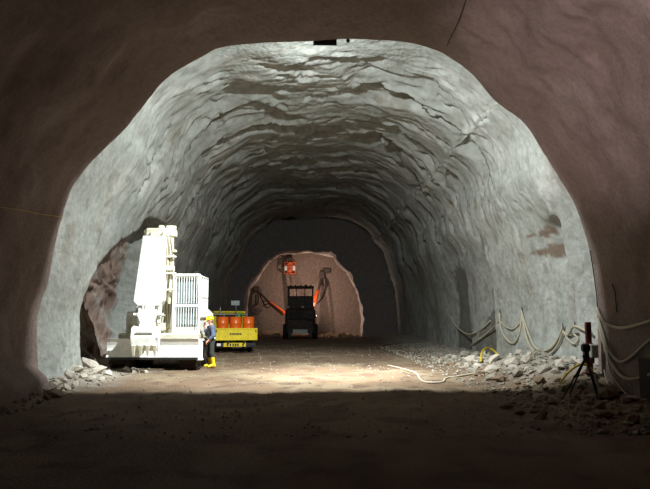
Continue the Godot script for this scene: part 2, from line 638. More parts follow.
func sheet(called: String, label: String, category: String, nx: int, nz: int, f: Callable, col: Callable, m: Material, thick: Vector3) -> void:
	var vs := PackedVector3Array()
	var cs := PackedColorArray()
	for r in nz + 1:
		for c in nx + 1:
			var p: Vector3 = f.call(float(c) / nx, float(r) / nz)
			vs.append(p)
			cs.append(col.call(p))
	var ix := PackedInt32Array()
	var w := nx + 1
	for r in nz:
		for c in nx:
			var i := r * w + c
			ix.append_array([i, i + 1, i + w, i + 1, i + w + 1, i + w])
	var ns := PackedVector3Array()
	ns.resize(vs.size())
	for t in range(0, ix.size(), 3):
		var n := (vs[ix[t + 2]] - vs[ix[t]]).cross(vs[ix[t + 1]] - vs[ix[t]])
		for k in 3:
			ns[ix[t + k]] += n
	for i in ns.size():
		ns[i] = ns[i].normalized()
	# underside
	var b := vs.size()
	for i in [0, nx, nz * w, nz * w + nx]:
		vs.append(vs[i] + thick)
		ns.append(thick.normalized())
		cs.append(Color(0.2, 0.15, 0.12))
	ix.append_array([b, b + 2, b + 1, b + 1, b + 2, b + 3])
	var ar := []
	ar.resize(Mesh.ARRAY_MAX)
	ar[Mesh.ARRAY_VERTEX] = vs
	ar[Mesh.ARRAY_NORMAL] = ns
	ar[Mesh.ARRAY_COLOR] = cs
	ar[Mesh.ARRAY_INDEX] = ix
	var mesh := ArrayMesh.new()
	mesh.add_surface_from_arrays(Mesh.PRIMITIVE_TRIANGLES, ar)
	mesh.surface_set_material(0, m)
	var o := put(self, called, mesh)
	tag(o, label, category)
	o.set_meta("kind", "structure")

func steps(a: float, b: float, d: float) -> PackedFloat32Array:
	var out := PackedFloat32Array()
	var n := int(ceil((b - a) / d))
	for i in n + 1:
		out.append(lerpf(a, b, float(i) / n))
	return out

# ------------------------------------------------------------------ scene
func _ready() -> void:
	rng.seed = 41
	na.seed = 11; na.noise_type = FastNoiseLite.TYPE_SIMPLEX_SMOOTH; na.frequency = 0.01; na.fractal_octaves = 3
	nb.seed = 23; nb.noise_type = FastNoiseLite.TYPE_SIMPLEX_SMOOTH; nb.frequency = 0.01; nb.fractal_octaves = 3
	nr.seed = 37; nr.noise_type = FastNoiseLite.TYPE_SIMPLEX; nr.frequency = 0.01; nr.fractal_octaves = 4
	# camera
	cam = Camera3D.new()
	cam.name = "camera"
	add_child(cam)
	cam.position = EYE
	var pitch := atan((VANISH.y - 244.5) / FOCAL)
	var yaw := -atan((325.0 - VANISH.x) / FOCAL)
	cam.rotation = Vector3(pitch, yaw, 0)
	cam.fov = rad_to_deg(2.0 * atan(244.5 / FOCAL))
	cam.near = 0.05
	cam.far = 200.0
	cam.current = true
	# no sky down here
	var env := Environment.new()
	env.background_mode = Environment.BG_COLOR
	env.background_color = Color.BLACK
	env.tonemap_mode = Environment.TONE_MAPPER_LINEAR
	env.tonemap_exposure = 1.0
	env.sdfgi_enabled = true
	env.ssao_enabled = true
	env.ssil_enabled = true
	var we := WorldEnvironment.new()
	we.name = "world_environment"
	we.environment = env
	add_child(we)
	build_profile()
	make_materials()
	floodlights()
	shell()
	excavator()
	truck()
	worker()
	jumbo()
	rubble()
	hoses()
	small_things()

const ARM := Vector3(0.33, -0.10, 0.6)   # where the raised arm stands from the boom foot
const HALIDE := Color(0.97, 1.0, 1.0)
const WARM := Color(1.0, 0.87, 0.80)

func spot(parent: Node, at: Vector3, to: Vector3, energy: float, half_angle: float, blend: float, size: float, c: Color) -> void:
	var l := SpotLight3D.new()
	l.name = "beam"
	parent.add_child(l, true)
	l.global_position = at
	l.look_at(to, Vector3.UP if absf((to - at).normalized().y) < 0.95 else Vector3.RIGHT)
	l.light_energy = energy
	l.light_color = c
	l.spot_angle = half_angle
	l.spot_angle_attenuation = blend
	l.light_size = size
	l.spot_range = 90.0
	l.spot_attenuation = 2.0
	l.shadow_enabled = true

# a rectangular floodlight: housing, glass, hood and a bracket; looks along "to"
func flood_fixture(called: String, label: String, at: Vector3, to: Vector3, w: float, h: float, glow: float, c: Color, mount: Vector3) -> Node3D:
	var t := thing(called, label, "floodlight", at)
	t.look_at(to, Vector3.UP)
	var st := new_st()
	cb(st, Vector3(0, 0, 0.10), Vector3(w * 0.78, h * 0.8, 0.14), 0.04)
	cb(st, Vector3(0, 0, 0.0), Vector3(w, h, 0.09), 0.02)
	part(t, "housing", st, M.lamp_black)
	var fin := new_st()
	cb(fin, Vector3.ZERO, Vector3(0.012, h * 0.7, 0.05), 0.003)
	var fin_mesh := finish(fin, M.lamp_black)
	for k in 7:
		put(t, "cooling_fin", fin_mesh, Transform3D(Basis.IDENTITY, Vector3(lerpf(-0.32, 0.32, k / 6.0) * w, 0, 0.19)))
	st = new_st()
	cb(st, Vector3(0, 0, -0.045), Vector3(w * 0.9, h * (0.25 if h < 0.12 else 0.8), 0.012), 0.003)
	part(t, "lamp_glass", st, lamp_mat(c, glow))
	for s in [-1.0, 1.0]:
		st = new_st()
		bar(st, Vector3(s * w * 0.54, 0, 0.03), t.to_local(mount) + Vector3(s * w * 0.3, 0, 0), 0.014)
		bar(st, Vector3(s * w * 0.48, 0, 0.03), Vector3(s * w * 0.56, 0, 0.03), 0.03)
		part(t, "bracket", st, M.steel_dark)
	return t

func floodlights() -> void:
	# the floodlight under the crown, hung just behind the edge of the near lining: it lights the whole cavern
	var a := at_depth(325, 35.4, 16.98)
	var f := flood_fixture("floodlight", "black floodlight hung under the crown of the arch edge", a, a + Vector3(0.0, -0.87, -0.49), 0.64, 0.10, 6.0, HALIDE, a + Vector3(0, 0.30, -0.1))
	var hood := new_st()
	cb(hood, f.to_local(a + Vector3(0, -0.115, 0.0)), Vector3(0.64, 0.34, 0.010), 0.004, f.basis.inverse())
	part(f, "hood", hood, M.lamp_black)
	var l := AreaLight3D.new()
	l.name = "flood"
	f.add_child(l)
	l.position = Vector3(0, 0, -0.062)
	l.area_size = Vector2(0.22, 0.02)
	l.light_color = HALIDE
	l.light_energy = 182.0
	l.area_range = 90.0
	l.area_attenuation = 2.0
	l.shadow_enabled = true
	spot(f, f.to_global(Vector3(0, 0, -0.075)), Vector3(0.9, 0, -21.3), 520.0, 20.0, 1.0, 0.02, HALIDE)
	spot(f, f.to_global(Vector3(0, 0, -0.075)), Vector3(-0.8, 0, -22.6), 230.0, 41.0, 0.6, 0.02, HALIDE)
	# a work lamp on the floor behind the camera, turned up at the crown
	var d := Vector3(-3.2, 1.1, 4.0)
	var aim := on_wall(604, 40)
	var w := flood_fixture("work_lamp", "small work lamp on the floor turned up at the near lining", d, aim, 0.34, 0.26, 2.0, Color(1.0, 0.80, 0.78), d + Vector3(0, -1.0, 0.1))
	spot(w, d + (aim - d).normalized() * 0.12, aim, 320.0, 12.0, 0.8, 0.1, Color(1.0, 0.94, 0.95))

func make_materials() -> void:
	var grain := noise_image(3, 0.02, 5, 0.80, 1.0)
	var speck := noise_image(5, 0.09, 3, 0.6, 1.0)
	var dirt := noise_image(9, 0.012, 4, 0.55, 1.05)
	var film := noise_image(13, 0.015, 4, 0.86, 1.0)
	var bump := bump_image(7, 0.03, 5, 9.0)
	var bump2 := bump_image(17, 0.08, 4, 6.0)
	var lin := mat(Color.WHITE, 0.92, 0.0, grain, bump, 0.30, true, 0.45)
	lin.vertex_color_use_as_albedo = true
	M.lining = lin
	var near := mat(Color.WHITE, 0.88, 0.0, grain, bump2, 0.7, true, 0.8)
	near.vertex_color_use_as_albedo = true
	M.near = near
	var fl := mat(Color.WHITE, 0.95, 0.0, speck, bump, 0.8, true, 1.0)
	fl.vertex_color_use_as_albedo = true
	M.floor = fl
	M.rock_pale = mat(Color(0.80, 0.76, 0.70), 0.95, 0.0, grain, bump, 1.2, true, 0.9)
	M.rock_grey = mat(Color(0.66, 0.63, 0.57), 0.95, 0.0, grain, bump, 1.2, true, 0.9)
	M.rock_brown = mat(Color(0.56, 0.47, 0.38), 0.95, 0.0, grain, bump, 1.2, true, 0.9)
	M.white = mat(Color(0.96, 0.955, 0.93), 0.45, 0.0, film, null, 0.35)
	M.cream = mat(Color(0.86, 0.84, 0.74), 0.5, 0.0, film, null, 0.6)
	M.steel = mat(Color(0.62, 0.61, 0.58), 0.35, 0.85)
	M.steel_dark = mat(Color(0.20, 0.19, 0.18), 0.55, 0.5)
	M.track = mat(Color(0.24, 0.19, 0.16), 0.75, 0.3, speck, bump, 1.5)
	M.rubber = mat(Color(0.06, 0.06, 0.06), 0.8, 0.0, speck, null, 2.0)
	M.hydraulic = mat(Color(0.66, 0.62, 0.52), 0.55, 0.0, speck, null, 2.0)
	M.black = mat(Color(0.07, 0.07, 0.07), 0.6)
	M.lamp_black = mat(Color(0.05, 0.045, 0.06), 0.5)
	M.glass = mat(Color(0.55, 0.62, 0.64, 0.35), 0.06)
	M.glass.transparency = BaseMaterial3D.TRANSPARENCY_ALPHA
	M.yellow = mat(Color(0.92, 0.82, 0.10), 0.45, 0.0, film, null, 0.5)
	M.orange_drum = mat(Color(0.93, 0.42, 0.08), 0.35, 0.0, film, null, 0.8)
	M.orange = mat(Color(0.85, 0.36, 0.12), 0.45, 0.0, dirt, null, 0.5)
	M.rig_dark = mat(Color(0.31, 0.25, 0.22), 0.7, 0.0, dirt, null, 0.6)
	M.red = mat(Color(0.40, 0.13, 0.08), 0.6, 0.0, dirt, null, 0.8)
	M.box_grey = mat(Color(0.74, 0.74, 0.70), 0.5)
	M.hose = mat(Color(0.86, 0.82, 0.72), 0.6, 0.0, speck, null, 1.4)
	M.hose_yellow = mat(Color(0.88, 0.76, 0.20), 0.5)
	M.cable = mat(Color(0.78, 0.66, 0.34), 0.6)
	M.skin = mat(Color(0.80, 0.58, 0.46), 0.6)
	M.shirt = mat(Color(0.42, 0.47, 0.58), 0.85, 0.0, speck, null, 3.0)
	M.trousers = mat(Color(0.27, 0.27, 0.26), 0.9, 0.0, speck, null, 3.0)
	M.boots = mat(Color(0.85, 0.74, 0.12), 0.5)
	M.helmet = mat(Color(0.97, 0.87, 0.10), 0.3)
	M.vest = mat(Color(0.16, 0.16, 0.17), 0.85)
	M.belt = mat(Color(0.80, 0.78, 0.70), 0.7)
	M.hair = mat(Color(0.12, 0.08, 0.05), 0.8)
	M.tail_red = mat(Color(0.75, 0.16, 0.10), 0.2)
	M.tail_white = mat(Color(0.93, 0.88, 0.85), 0.15)
	M.ink = mat(Color(0.12, 0.11, 0.08), 0.6)
	M.green = mat(Color(0.20, 0.66, 0.26), 0.3)
	M.board = mat(Color(0.34, 0.31, 0.30), 0.7)
	M.sign = mat(Color(0.62, 0.66, 0.66), 0.5)

func shell() -> void:
	var n := prof.size() - 1
	var a := int(n * 0.22)
	var b := int(n * 0.78)
	# the dark sprayed lining on this side of the edge
	var rows := steps(-13.0, 6.0, 0.6)
	rows.append_array(steps(6.1, LIP - 0.001, 0.085))
	lining("wall_left", "dark brown sprayed concrete pillar and wall in front of the lit cavern", "wall", 0, a, rows, 0, M.near)
	lining("ceiling", "dark mauve brown sprayed concrete vault in front of the lit cavern", "ceiling", a, b, rows, 0, M.near)
	lining("wall_right", "dark wall and pillar hung with sagging hoses", "wall", b, n, rows, 0, M.near)
	# the cavern, its first row closing the step behind the edge
	rows = PackedFloat32Array([LIP - 0.0005])
	rows.append_array(steps(LIP + 0.02, 36.0, 0.078))
	rows.append_array(steps(36.14, HEADING - 0.001, 0.16))
	lining("wall_left", "floodlit grey sprayed concrete wall with a deep rock niche", "wall", 0, a, rows, 1, M.lining)
	lining("ceiling", "floodlit grey vault of broken sprayed rock with dark ridges across", "ceiling", a, b, rows, 1, M.lining)
	lining("wall_right", "floodlit pale grey wall with hoses hung along its foot", "wall", b, n, rows, 1, M.lining)
	# the last heading
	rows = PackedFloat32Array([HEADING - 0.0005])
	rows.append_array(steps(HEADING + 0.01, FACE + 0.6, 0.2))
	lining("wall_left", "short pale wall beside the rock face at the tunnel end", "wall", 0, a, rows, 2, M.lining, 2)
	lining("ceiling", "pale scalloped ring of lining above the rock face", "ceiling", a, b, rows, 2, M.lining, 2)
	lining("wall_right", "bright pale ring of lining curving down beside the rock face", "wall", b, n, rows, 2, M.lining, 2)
	# the rock face
	sheet("wall_back", "pinkish brown rock face closing the tunnel behind the drilling rig", "rock face", 80, 64,
		func(u: float, v: float) -> Vector3:
			var x := lerpf(-8.0, 8.0, u)
			var y := lerpf(9.6, -0.8, v)
			var dome := 1.6 * (1.0 - Vector2((x + 0.7) / 5.6, (y - 2.0) / 6.2).length_squared() * 0.8)
			return Vector3(x, y, -(FACE - 1.0 + dome + 0.35 * na.get_noise_2d(x * 40.0, y * 40.0) + 0.16 * nb.get_noise_2d(x * 120.0, y * 120.0))),
		func(p: Vector3) -> Color:
			var t := nb.get_noise_2d(p.x * 60.0 + 40.0, p.y * 60.0)
			return Color(0.40, 0.295, 0.26).lerp(Color(0.50, 0.41, 0.36), sm(-0.2, 0.5, t)).lerp(Color(0.24, 0.165, 0.14), sm(0.1, 0.5, na.get_noise_2d(p.x * 70.0, p.y * 90.0))),
		M.lining, Vector3(0, 0, -1.0))
	# the tunnel goes on behind the camera; closed off there
	sheet("wall_front", "dark end of the tunnel behind the camera", "wall", 8, 8,
		func(u: float, v: float) -> Vector3: return Vector3(lerpf(10.0, -10.0, u), lerpf(12.0, -1.0, v), 12.9),
		func(_p: Vector3) -> Color: return Color(0.2, 0.14, 0.12), M.near, Vector3(0, 0, 0.5))
	# floor
	sheet("floor", "trampled brown earth floor with wheel ruts", "floor", 150, 420,
		func(u: float, v: float) -> Vector3:
			var x := lerpf(-10.5, 9.5, u)
			var z := lerpf(66.0, -13.5, pow(v, 0.85))
			return Vector3(x, floor_y(x, z), -z),
		func(p: Vector3) -> Color:
			var t := na.get_noise_2d(p.x * 35.0, p.z * 25.0)
			var g := nb.get_noise_2d(p.x * 120.0, p.z * 90.0)
			var c := Color(0.26, 0.165, 0.095).lerp(Color(0.34, 0.25, 0.15), sm(-0.1, 0.4, t)).lerp(Color(0.17, 0.10, 0.062), sm(0.1, 0.45, g))
			return c.lerp(Color(0.48, 0.44, 0.37), sm(0.56, 0.74, absf(p.x) / 9.0 + 0.12 * g) * sm(-15.6, -17.0, p.z + 0.8 * t)),
		M.floor, Vector3(0, -1.5, 0))

# ------------------------------------------------------------------ the white excavator
func excavator() -> void:
	var t := thing("excavator", "white tracked excavator with upright arm and barred cab guard", "excavator", Vector3(-5.2, 0.0, -24.2))
	var st: SurfaceTool
	# tracks: a belt of shoes round wheels
	var loop := PackedVector2Array()
	for k in 13:
		var a := -PI * 0.5 + PI * k / 12.0
		loop.append(Vector2(1.55 + 0.40 * cos(a), 0.46 + 0.40 * sin(a)))
	for k in 13:
		var a := PI * 0.5 + PI * k / 12.0
		loop.append(Vector2(-1.75 + 0.40 * cos(a), 0.46 + 0.40 * sin(a)))
	var shoe := new_st()
	cb(shoe, Vector3(0, 0.02, 0), Vector3(0.58, 0.035, 0.20), 0.008)
	cb(shoe, Vector3(0, 0.055, 0.05), Vector3(0.58, 0.04, 0.025), 0.006)
	var shoe_mesh := finish(shoe, M.track)
	for s in [-1.0, 1.0]:
		var tr := Node3D.new()
		tr.name = called_in(t, "track")
		t.add_child(tr, true)
		tr.position = Vector3(s * 1.17, 0, 0)
		st = new_st()
		prism(st, loop, 0.40, Transform3D(Basis(Vector3(0, 0, 1), Vector3(0, 1, 0), Vector3(-1, 0, 0)), Vector3.ZERO))
		part(tr, "belt", st, M.rubber)
		st = new_st()
		for w in [-1.75, -1.1, -0.45, 0.2, 0.85, 1.55]:
			var r := 0.36 if absf(w) > 1.5 else 0.22
			var y := 0.46 if absf(w) > 1.5 else 0.32
			bar(st, Vector3(-0.24, y, w), Vector3(0.24, y, w), r, r, 18)
			bar(st, Vector3(-0.27, y, w), Vector3(0.27, y, w), r * 0.4, r * 0.4, 12)
		part(tr, "wheels", st, M.track)
		var per := PackedVector3Array()
		for p in loop:
			per.append(Vector3(0, p.y, p.x))
		per.append(per[0])
		var total := 0.0
		for i in per.size() - 1:
			total += per[i].distance_to(per[i + 1])
		var count := 38
		for k in count:
			var want := total * k / count
			var i := 0
			while want > per[i].distance_to(per[i + 1]):
				want -= per[i].distance_to(per[i + 1])
				i += 1
			var dir := (per[i + 1] - per[i]).normalized()
			var out := dir.cross(Vector3.RIGHT)
			if out.dot(per[i] - Vector3(0, 0.46, clampf(per[i].z, -1.75, 1.55))) < 0.0:
				out = -out
			put(tr, "shoe", shoe_mesh, Transform3D(Basis(Vector3.RIGHT, out, Vector3.RIGHT.cross(out)), per[i] + dir * want))
	# undercarriage and slewing ring
	st = new_st()
	cb(st, Vector3(0, 0.55, 0), Vector3(1.75, 0.40, 2.4), 0.06)
	lathe(st, [Vector2(0.0, 0.72), Vector2(0.75, 0.72), Vector2(0.78, 0.76), Vector2(0.78, 1.0), Vector2(0.0, 1.0)], Transform3D.IDENTITY, 28, false)
	part(t, "undercarriage", st, M.steel_dark)
	# dozer blade with arms
	st = new_st()
	var bl := PackedVector2Array()
	for k in 7:
		var v := k / 6.0
		bl.append(Vector2(1.98 + 0.12 * (2.0 * v - 1.0) * (2.0 * v - 1.0), 0.42 + 0.66 * v))
	for k in 7:
		var v := 1.0 - k / 6.0
		bl.append(Vector2(1.90 + 0.12 * (2.0 * v - 1.0) * (2.0 * v - 1.0), 0.42 + 0.66 * v))
	prism(st, bl, 3.05, Transform3D(Basis(Vector3(0, 0, 1), Vector3(0, 1, 0), Vector3(-1, 0, 0)), Vector3.ZERO))
	var blade := part(t, "blade", st, M.white)
	st = new_st()
	cb(st, Vector3(0, 0.42, 2.08), Vector3(3.06, 0.09, 0.05), 0.012)
	part(blade, "cutting_edge", st, M.steel_dark)
	for s in [-0.7, 0.7]:
		st = new_st()
		beam(st, Vector3(s, 0.55, 1.0), Vector3(s, 0.62, 1.92), Vector3.UP, Vector2(0.16, 0.22), Vector2(0.16, 0.3))
		part(blade, "blade_arm", st, M.white)
	# upper deck, hood and counterweight
	st = new_st()
	cb(st, Vector3(0, 1.12, -0.25), Vector3(2.75, 0.24, 3.1), 0.05)
	part(t, "deck", st, M.cream)
	st = new_st()
	cb(st, Vector3(-0.1, 1.75, -1.45), Vector3(2.5, 1.05, 1.5), 0.12)
	part(t, "engine_hood", st, M.white)
	st = new_st()
	for k in 6:
		cb(st, Vector3(1.16, 1.5 + 0.09 * k, -1.45), Vector3(0.03, 0.035, 0.9), 0.006)
	part(t, "louvre_grille", st, M.steel_dark)
	st = new_st()
	cb(st, Vector3(0, 1.55, -2.45), Vector3(2.7, 1.1, 0.6), 0.22)
	part(t, "counterweight", st, M.white)
	st = new_st()
	cb(st, Vector3(-0.92, 1.62, 0.15), Vector3(0.62, 0.76, 1.5), 0.06)
	part(t, "tool_box", st, M.white)
	st = new_st()
	bar(st, Vector3(-0.6, 2.2, -1.5), Vector3(-0.6, 2.75, -1.5), 0.06)
	bar(st, Vector3(-0.6, 2.72, -1.5), Vector3(-0.6, 2.85, -1.62), 0.06)
	part(t, "exhaust_pipe", st, M.steel_dark)
	# cab
	var c := Node3D.new()
	c.name = "cab"
	t.add_child(c, true)
	c.position = Vector3(0.90, 1.24, 0.1)
	c.scale = Vector3(0.9, 0.98, 1.0)
	st = new_st()
	cb(st, Vector3(0, 0.10, 0), Vector3(1.0, 0.2, 1.6), 0.03)
	cb(st, Vector3(0, 2.04, 0), Vector3(1.02, 0.10, 1.62), 0.04)
	for x in [-0.47, 0.47]:
		for z in [-0.76, 0.74]:
			cb(st, Vector3(x, 1.07, z), Vector3(0.07, 1.9, 0.07), 0.012)
	cb(st, Vector3(0.47, 0.55, -0.05), Vector3(0.05, 0.8, 1.5), 0.012)
	cb(st, Vector3(-0.47, 0.8, -0.05), Vector3(0.05, 1.3, 1.5), 0.012)
	cb(st, Vector3(0.0, 0.9, -0.76), Vector3(0.95, 1.5, 0.05), 0.012)
	part(c, "cab_shell", st, M.white)
	st = new_st()
	cb(st, Vector3(0, 1.15, 0.74), Vector3(0.9, 1.7, 0.015), 0.003)
	cb(st, Vector3(0.475, 1.47, -0.05), Vector3(0.015, 1.0, 1.4), 0.003)
	part(c, "window", st, M.glass)
	st = new_st()
	cb(st, Vector3(0, 0.55, -0.2), Vector3(0.5, 0.14, 0.5), 0.05)
	cb(st, Vector3(0, 0.95, -0.42), Vector3(0.5, 0.7, 0.14), 0.05)
	part(c, "driver_seat", st, M.black)
	# the guard in front of the cab: two barred panels
	st = new_st()
	for x in [-0.50, 0.50]:
		cb(st, Vector3(x, 1.05, 0.90), Vector3(0.085, 2.14, 0.085), 0.012)
	for y in [0.03, 0.98, 2.08]:
		cb(st, Vector3(0, y, 0.90), Vector3(1.0, 0.10, 0.085), 0.012)
	for x in [-0.5, 0.5]:
		for y in [0.1, 2.05]:
			cb(st, Vector3(x, y, 0.82), Vector3(0.05, 0.05, 0.14), 0.01)
	part(c, "guard_frame", st, M.white)
	var rod := new_st()
	cb(rod, Vector3.ZERO, Vector3(0.028, 0.95, 0.03), 0.006)
	var rod_long := finish(rod, M.white)
	rod = new_st()
	cb(rod, Vector3.ZERO, Vector3(0.028, 0.84, 0.03), 0.006)
	var rod_short := finish(rod, M.white)
	for k in 9:
		var x := lerpf(-0.40, 0.40, k / 8.0)
		put(c, "guard_bar", rod_long, Transform3D(Basis.IDENTITY, Vector3(x, 1.53, 0.90)))
		put(c, "guard_bar", rod_short, Transform3D(Basis.IDENTITY, Vector3(x, 0.51, 0.90)))
	st = new_st()
	for z in [0.74, 0.36, -0.02, -0.4, -0.76]:
		cb(st, Vector3(0.54, 1.3, z), Vector3(0.05, 1.5, 0.05), 0.01)
	for y in [0.58, 1.3, 2.05]:
		cb(st, Vector3(0.54, y, 0.0), Vector3(0.05, 0.06, 1.6), 0.01)
	part(c, "side_guard", st, M.white)
	for x in [-0.35, 0.35]:
		st = new_st()
		bar(st, Vector3(x, 2.08, 0.75), Vector3(x, 2.16, 0.75), 0.03)
		cb(st, Vector3(x, 2.17, 0.78), Vector3(0.16, 0.1, 0.09), 0.02)
		part(c, "roof_lamp", st, M.steel_dark)
	# step and handrail beside the cab
	st = new_st()
	cb(st, Vector3(1.53, 0.66, 1.62), Vector3(0.16, 0.62, 0.10), 0.03)
	cb(st, Vector3(1.53, 0.36, 1.62), Vector3(0.2, 0.06, 0.3), 0.02)
	cb(st, Vector3(1.46, 1.0, 1.3), Vector3(0.2, 0.08, 0.75), 0.02)
	part(t, "access_step", st, M.white)
	# boom: from the deck up and forward to the head
	st = new_st()
	beam(st, Vector3(-0.12, 1.25, -0.15), Vector3(0.02, 3.30, 1.1), Vector3.RIGHT, Vector2(0.62, 0.46), Vector2(0.70, 0.42), 0.05)
	beam(st, Vector3(0.02, 3.26, 1.08), Vector3(0.12, 4.60, 2.0), Vector3.RIGHT, Vector2(0.70, 0.42), Vector2(0.44, 0.42), 0.05)
	part(t, "boom", st, M.cream)
	for s in [-1.0, 1.0]:
		st = new_st()
		bar(st, Vector3(-0.1 + s * 0.42, 1.25, 1.0), Vector3(-0.06 + s * 0.40, 2.4, 1.05), 0.085, -1.0, 14)
		bar(st, Vector3(-0.06 + s * 0.40, 2.4, 1.05), Vector3(0.0 + s * 0.34, 3.25, 1.1), 0.05, -1.0, 12)
		part(t, "lift_cylinder", st, M.hydraulic)
	# head with pins
	st = new_st()
	cb(st, Vector3(-0.12, 4.72, 1.62), Vector3(0.94, 0.30, 0.52), 0.06)
	bar(st, Vector3(-0.66, 4.70, 1.62), Vector3(0.42, 4.70, 1.62), 0.11, -1.0, 16)
	bar(st, Vector3(0.34, 4.60, 1.72), Vector3(0.34, 4.95, 1.66), 0.07)
	cb(st, Vector3(-0.1, 4.92, 1.6), Vector3(0.2, 0.14, 0.2), 0.04)
	cb(st, Vector3(0.22, 4.90, 1.68), Vector3(0.28, 0.12, 0.3), 0.04)
	for x in [-0.35, 0.05]:
		cb(st, Vector3(x, 4.62, 1.92), Vector3(0.10, 0.24, 0.12), 0.03)
	part(t, "boom_head", st, M.cream).position = ARM
	# stick: a broad box section hanging in front, wider at its foot
	st = new_st()
	var sk := PackedVector2Array([Vector2(-0.60, 4.58), Vector2(0.12, 4.58), Vector2(0.12, 2.45), Vector2(0.02, 2.28), Vector2(-0.70, 2.28), Vector2(-0.84, 2.42)])
	prism(st, sk, 0.44, Transform3D(Basis.IDENTITY, Vector3(0, 0, 1.85)))
	part(t, "stick", st, M.white).position = ARM
	for x in [-0.62, -0.02]:
		st = new_st()
		beam(st, Vector3(x - 0.04 if x < -0.3 else x, 2.62, 1.80), Vector3(x - 0.03 if x < -0.3 else x + 0.02, 1.70, 2.05), Vector3.RIGHT, Vector2(0.16, 0.10), Vector2(0.18, 0.10), 0.02)
		part(t, "stick_fork", st, M.white).position = ARM
	# crowd cylinder and hydraulic lines beside the stick
	st = new_st()
	bar(st, Vector3(0.28, 4.55, 1.75), Vector3(0.30, 3.50, 1.70), 0.075, -1.0, 14)
	bar(st, Vector3(0.30, 3.50, 1.70), Vector3(0.20, 2.35, 1.55), 0.05, -1.0, 12)
	bar(st, Vector3(0.30, 3.58, 1.70), Vector3(0.30, 3.42, 1.70), 0.10, -1.0, 14)
	cb(st, Vector3(0.26, 3.52, 1.74), Vector3(0.26, 0.16, 0.2), 0.03)
	cb(st, Vector3(0.30, 4.1, 1.74), Vector3(0.30, 0.08, 0.2), 0.02)
	part(t, "crowd_cylinder", st, M.cream).position = ARM
	for k in 5:
		var x := 0.36 + 0.05 * k
		st = new_st()
		tube(st, smooth_path([Vector3(0.3 + 0.05 * k, 4.66, 2.38), Vector3(x + 0.06, 4.3, 2.5), Vector3(x + 0.10, 3.6, 2.42 - 0.03 * k), Vector3(x + 0.04 + 0.04 * (k % 2), 2.9, 2.15), Vector3(x - 0.02, 2.2, 1.75), Vector3(x - 0.08 - 0.03 * k, 1.5, 1.15), Vector3(x - 0.1, 1.26, 0.9)], 6), 0.026)
		part(t, "hydraulic_hose", st, M.hydraulic if k % 2 == 0 else M.cream)
	for k in 3:
		st = new_st()
		cb(st, Vector3(0.30, 3.9 - 0.55 * k, 1.86 - 0.06 * k), Vector3(0.34, 0.07, 0.09), 0.02)
		part(t, "hose_clamp", st, M.cream).position = ARM
	# valve block and pipes in front of the cab foot
	st = new_st()
	cb(st, Vector3(0.12, 1.42, 0.75), Vector3(0.5, 0.34, 0.5), 0.04)
	for k in 4:
		bar(st, Vector3(-0.05 + 0.11 * k, 1.24, 1.0), Vector3(-0.02 + 0.11 * k, 1.85 + 0.1 * (k % 2), 0.95), 0.02)
	cb(st, Vector3(0.2, 1.86, 0.98), Vector3(0.5, 0.04, 0.06), 0.01)
	part(t, "valve_block", st, M.cream)
	# quick coupler and bucket, its back to the viewer, teeth down
	st = new_st()
	prism(st, PackedVector2Array([Vector2(-0.60, 2.02), Vector2(-0.42, 2.02), Vector2(-0.40, 2.14), Vector2(-0.28, 2.14), Vector2(-0.26, 2.02), Vector2(-0.08, 2.02), Vector2(-0.02, 1.86), Vector2(-0.12, 1.62), Vector2(-0.08, 1.36), Vector2(-0.62, 1.36), Vector2(-0.56, 1.62), Vector2(-0.66, 1.86)]), 0.24, Transform3D(Basis.IDENTITY, Vector3(0, 0, 2.16)))
	bar(st, Vector3(-0.80, 1.86, 2.16), Vector3(0.12, 1.86, 2.16), 0.05)
	part(t, "coupler", st, M.white).position = ARM + Vector3(0, 0.12, 0)
	st = new_st()
	var prof_b := [Vector2(2.22, 1.40), Vector2(2.42, 1.30), Vector2(2.50, 1.05), Vector2(2.48, 0.80), Vector2(2.38, 0.62), Vector2(2.32, 0.62), Vector2(2.40, 0.82), Vector2(2.42, 1.05), Vector2(2.34, 1.22), Vector2(2.18, 1.32)]
	var pb := PackedVector2Array()
	for p in prof_b:
		pb.append(p)
	prism(st, pb, 0.80, Transform3D(Basis(Vector3(0, 0, 1), Vector3(0, 1, 0), Vector3(-1, 0, 0)), Vector3(-0.35, 0, 0)))
	for x in [-0.765, 0.065]:
		prism(st, PackedVector2Array([Vector2(2.15, 1.42), Vector2(2.42, 1.36), Vector2(2.52, 1.05), Vector2(2.40, 0.58), Vector2(2.24, 0.72), Vector2(2.16, 1.05)]), 0.04, Transform3D(Basis(Vector3(0, 0, 1), Vector3(0, 1, 0), Vector3(-1, 0, 0)), Vector3(x, 0, 0)))
	cb(st, Vector3(-0.35, 1.22, 2.5), Vector3(0.56, 0.05, 0.05), 0.012)
	var bucket := part(t, "bucket", st, M.white)
	bucket.position = ARM + Vector3(0, 0.20, 0)
	for k in 4:
		var x := -0.35 + (k - 1.5) * 0.225
		st = new_st()
		beam(st, Vector3(x, 0.80, 2.50), Vector3(x, 0.46, 2.46), Vector3(0, 0, 1), Vector2(0.13, 0.10), Vector2(0.07, 0.03), 0.012)
		part(bucket, "tooth", st, M.cream)
	# lamp and mirror on the front corner
	st = new_st()
	bar(st, Vector3(-1.05, 1.24, 0.95), Vector3(-1.05, 1.75, 0.98), 0.02)
	cb(st, Vector3(-1.03, 1.62, 1.02), Vector3(0.16, 0.18, 0.10), 0.03)
	bar(st, Vector3(-1.2, 1.3, 0.98), Vector3(-0.75, 1.3, 0.98), 0.03)
	part(t, "front_lamp", st, M.cream)

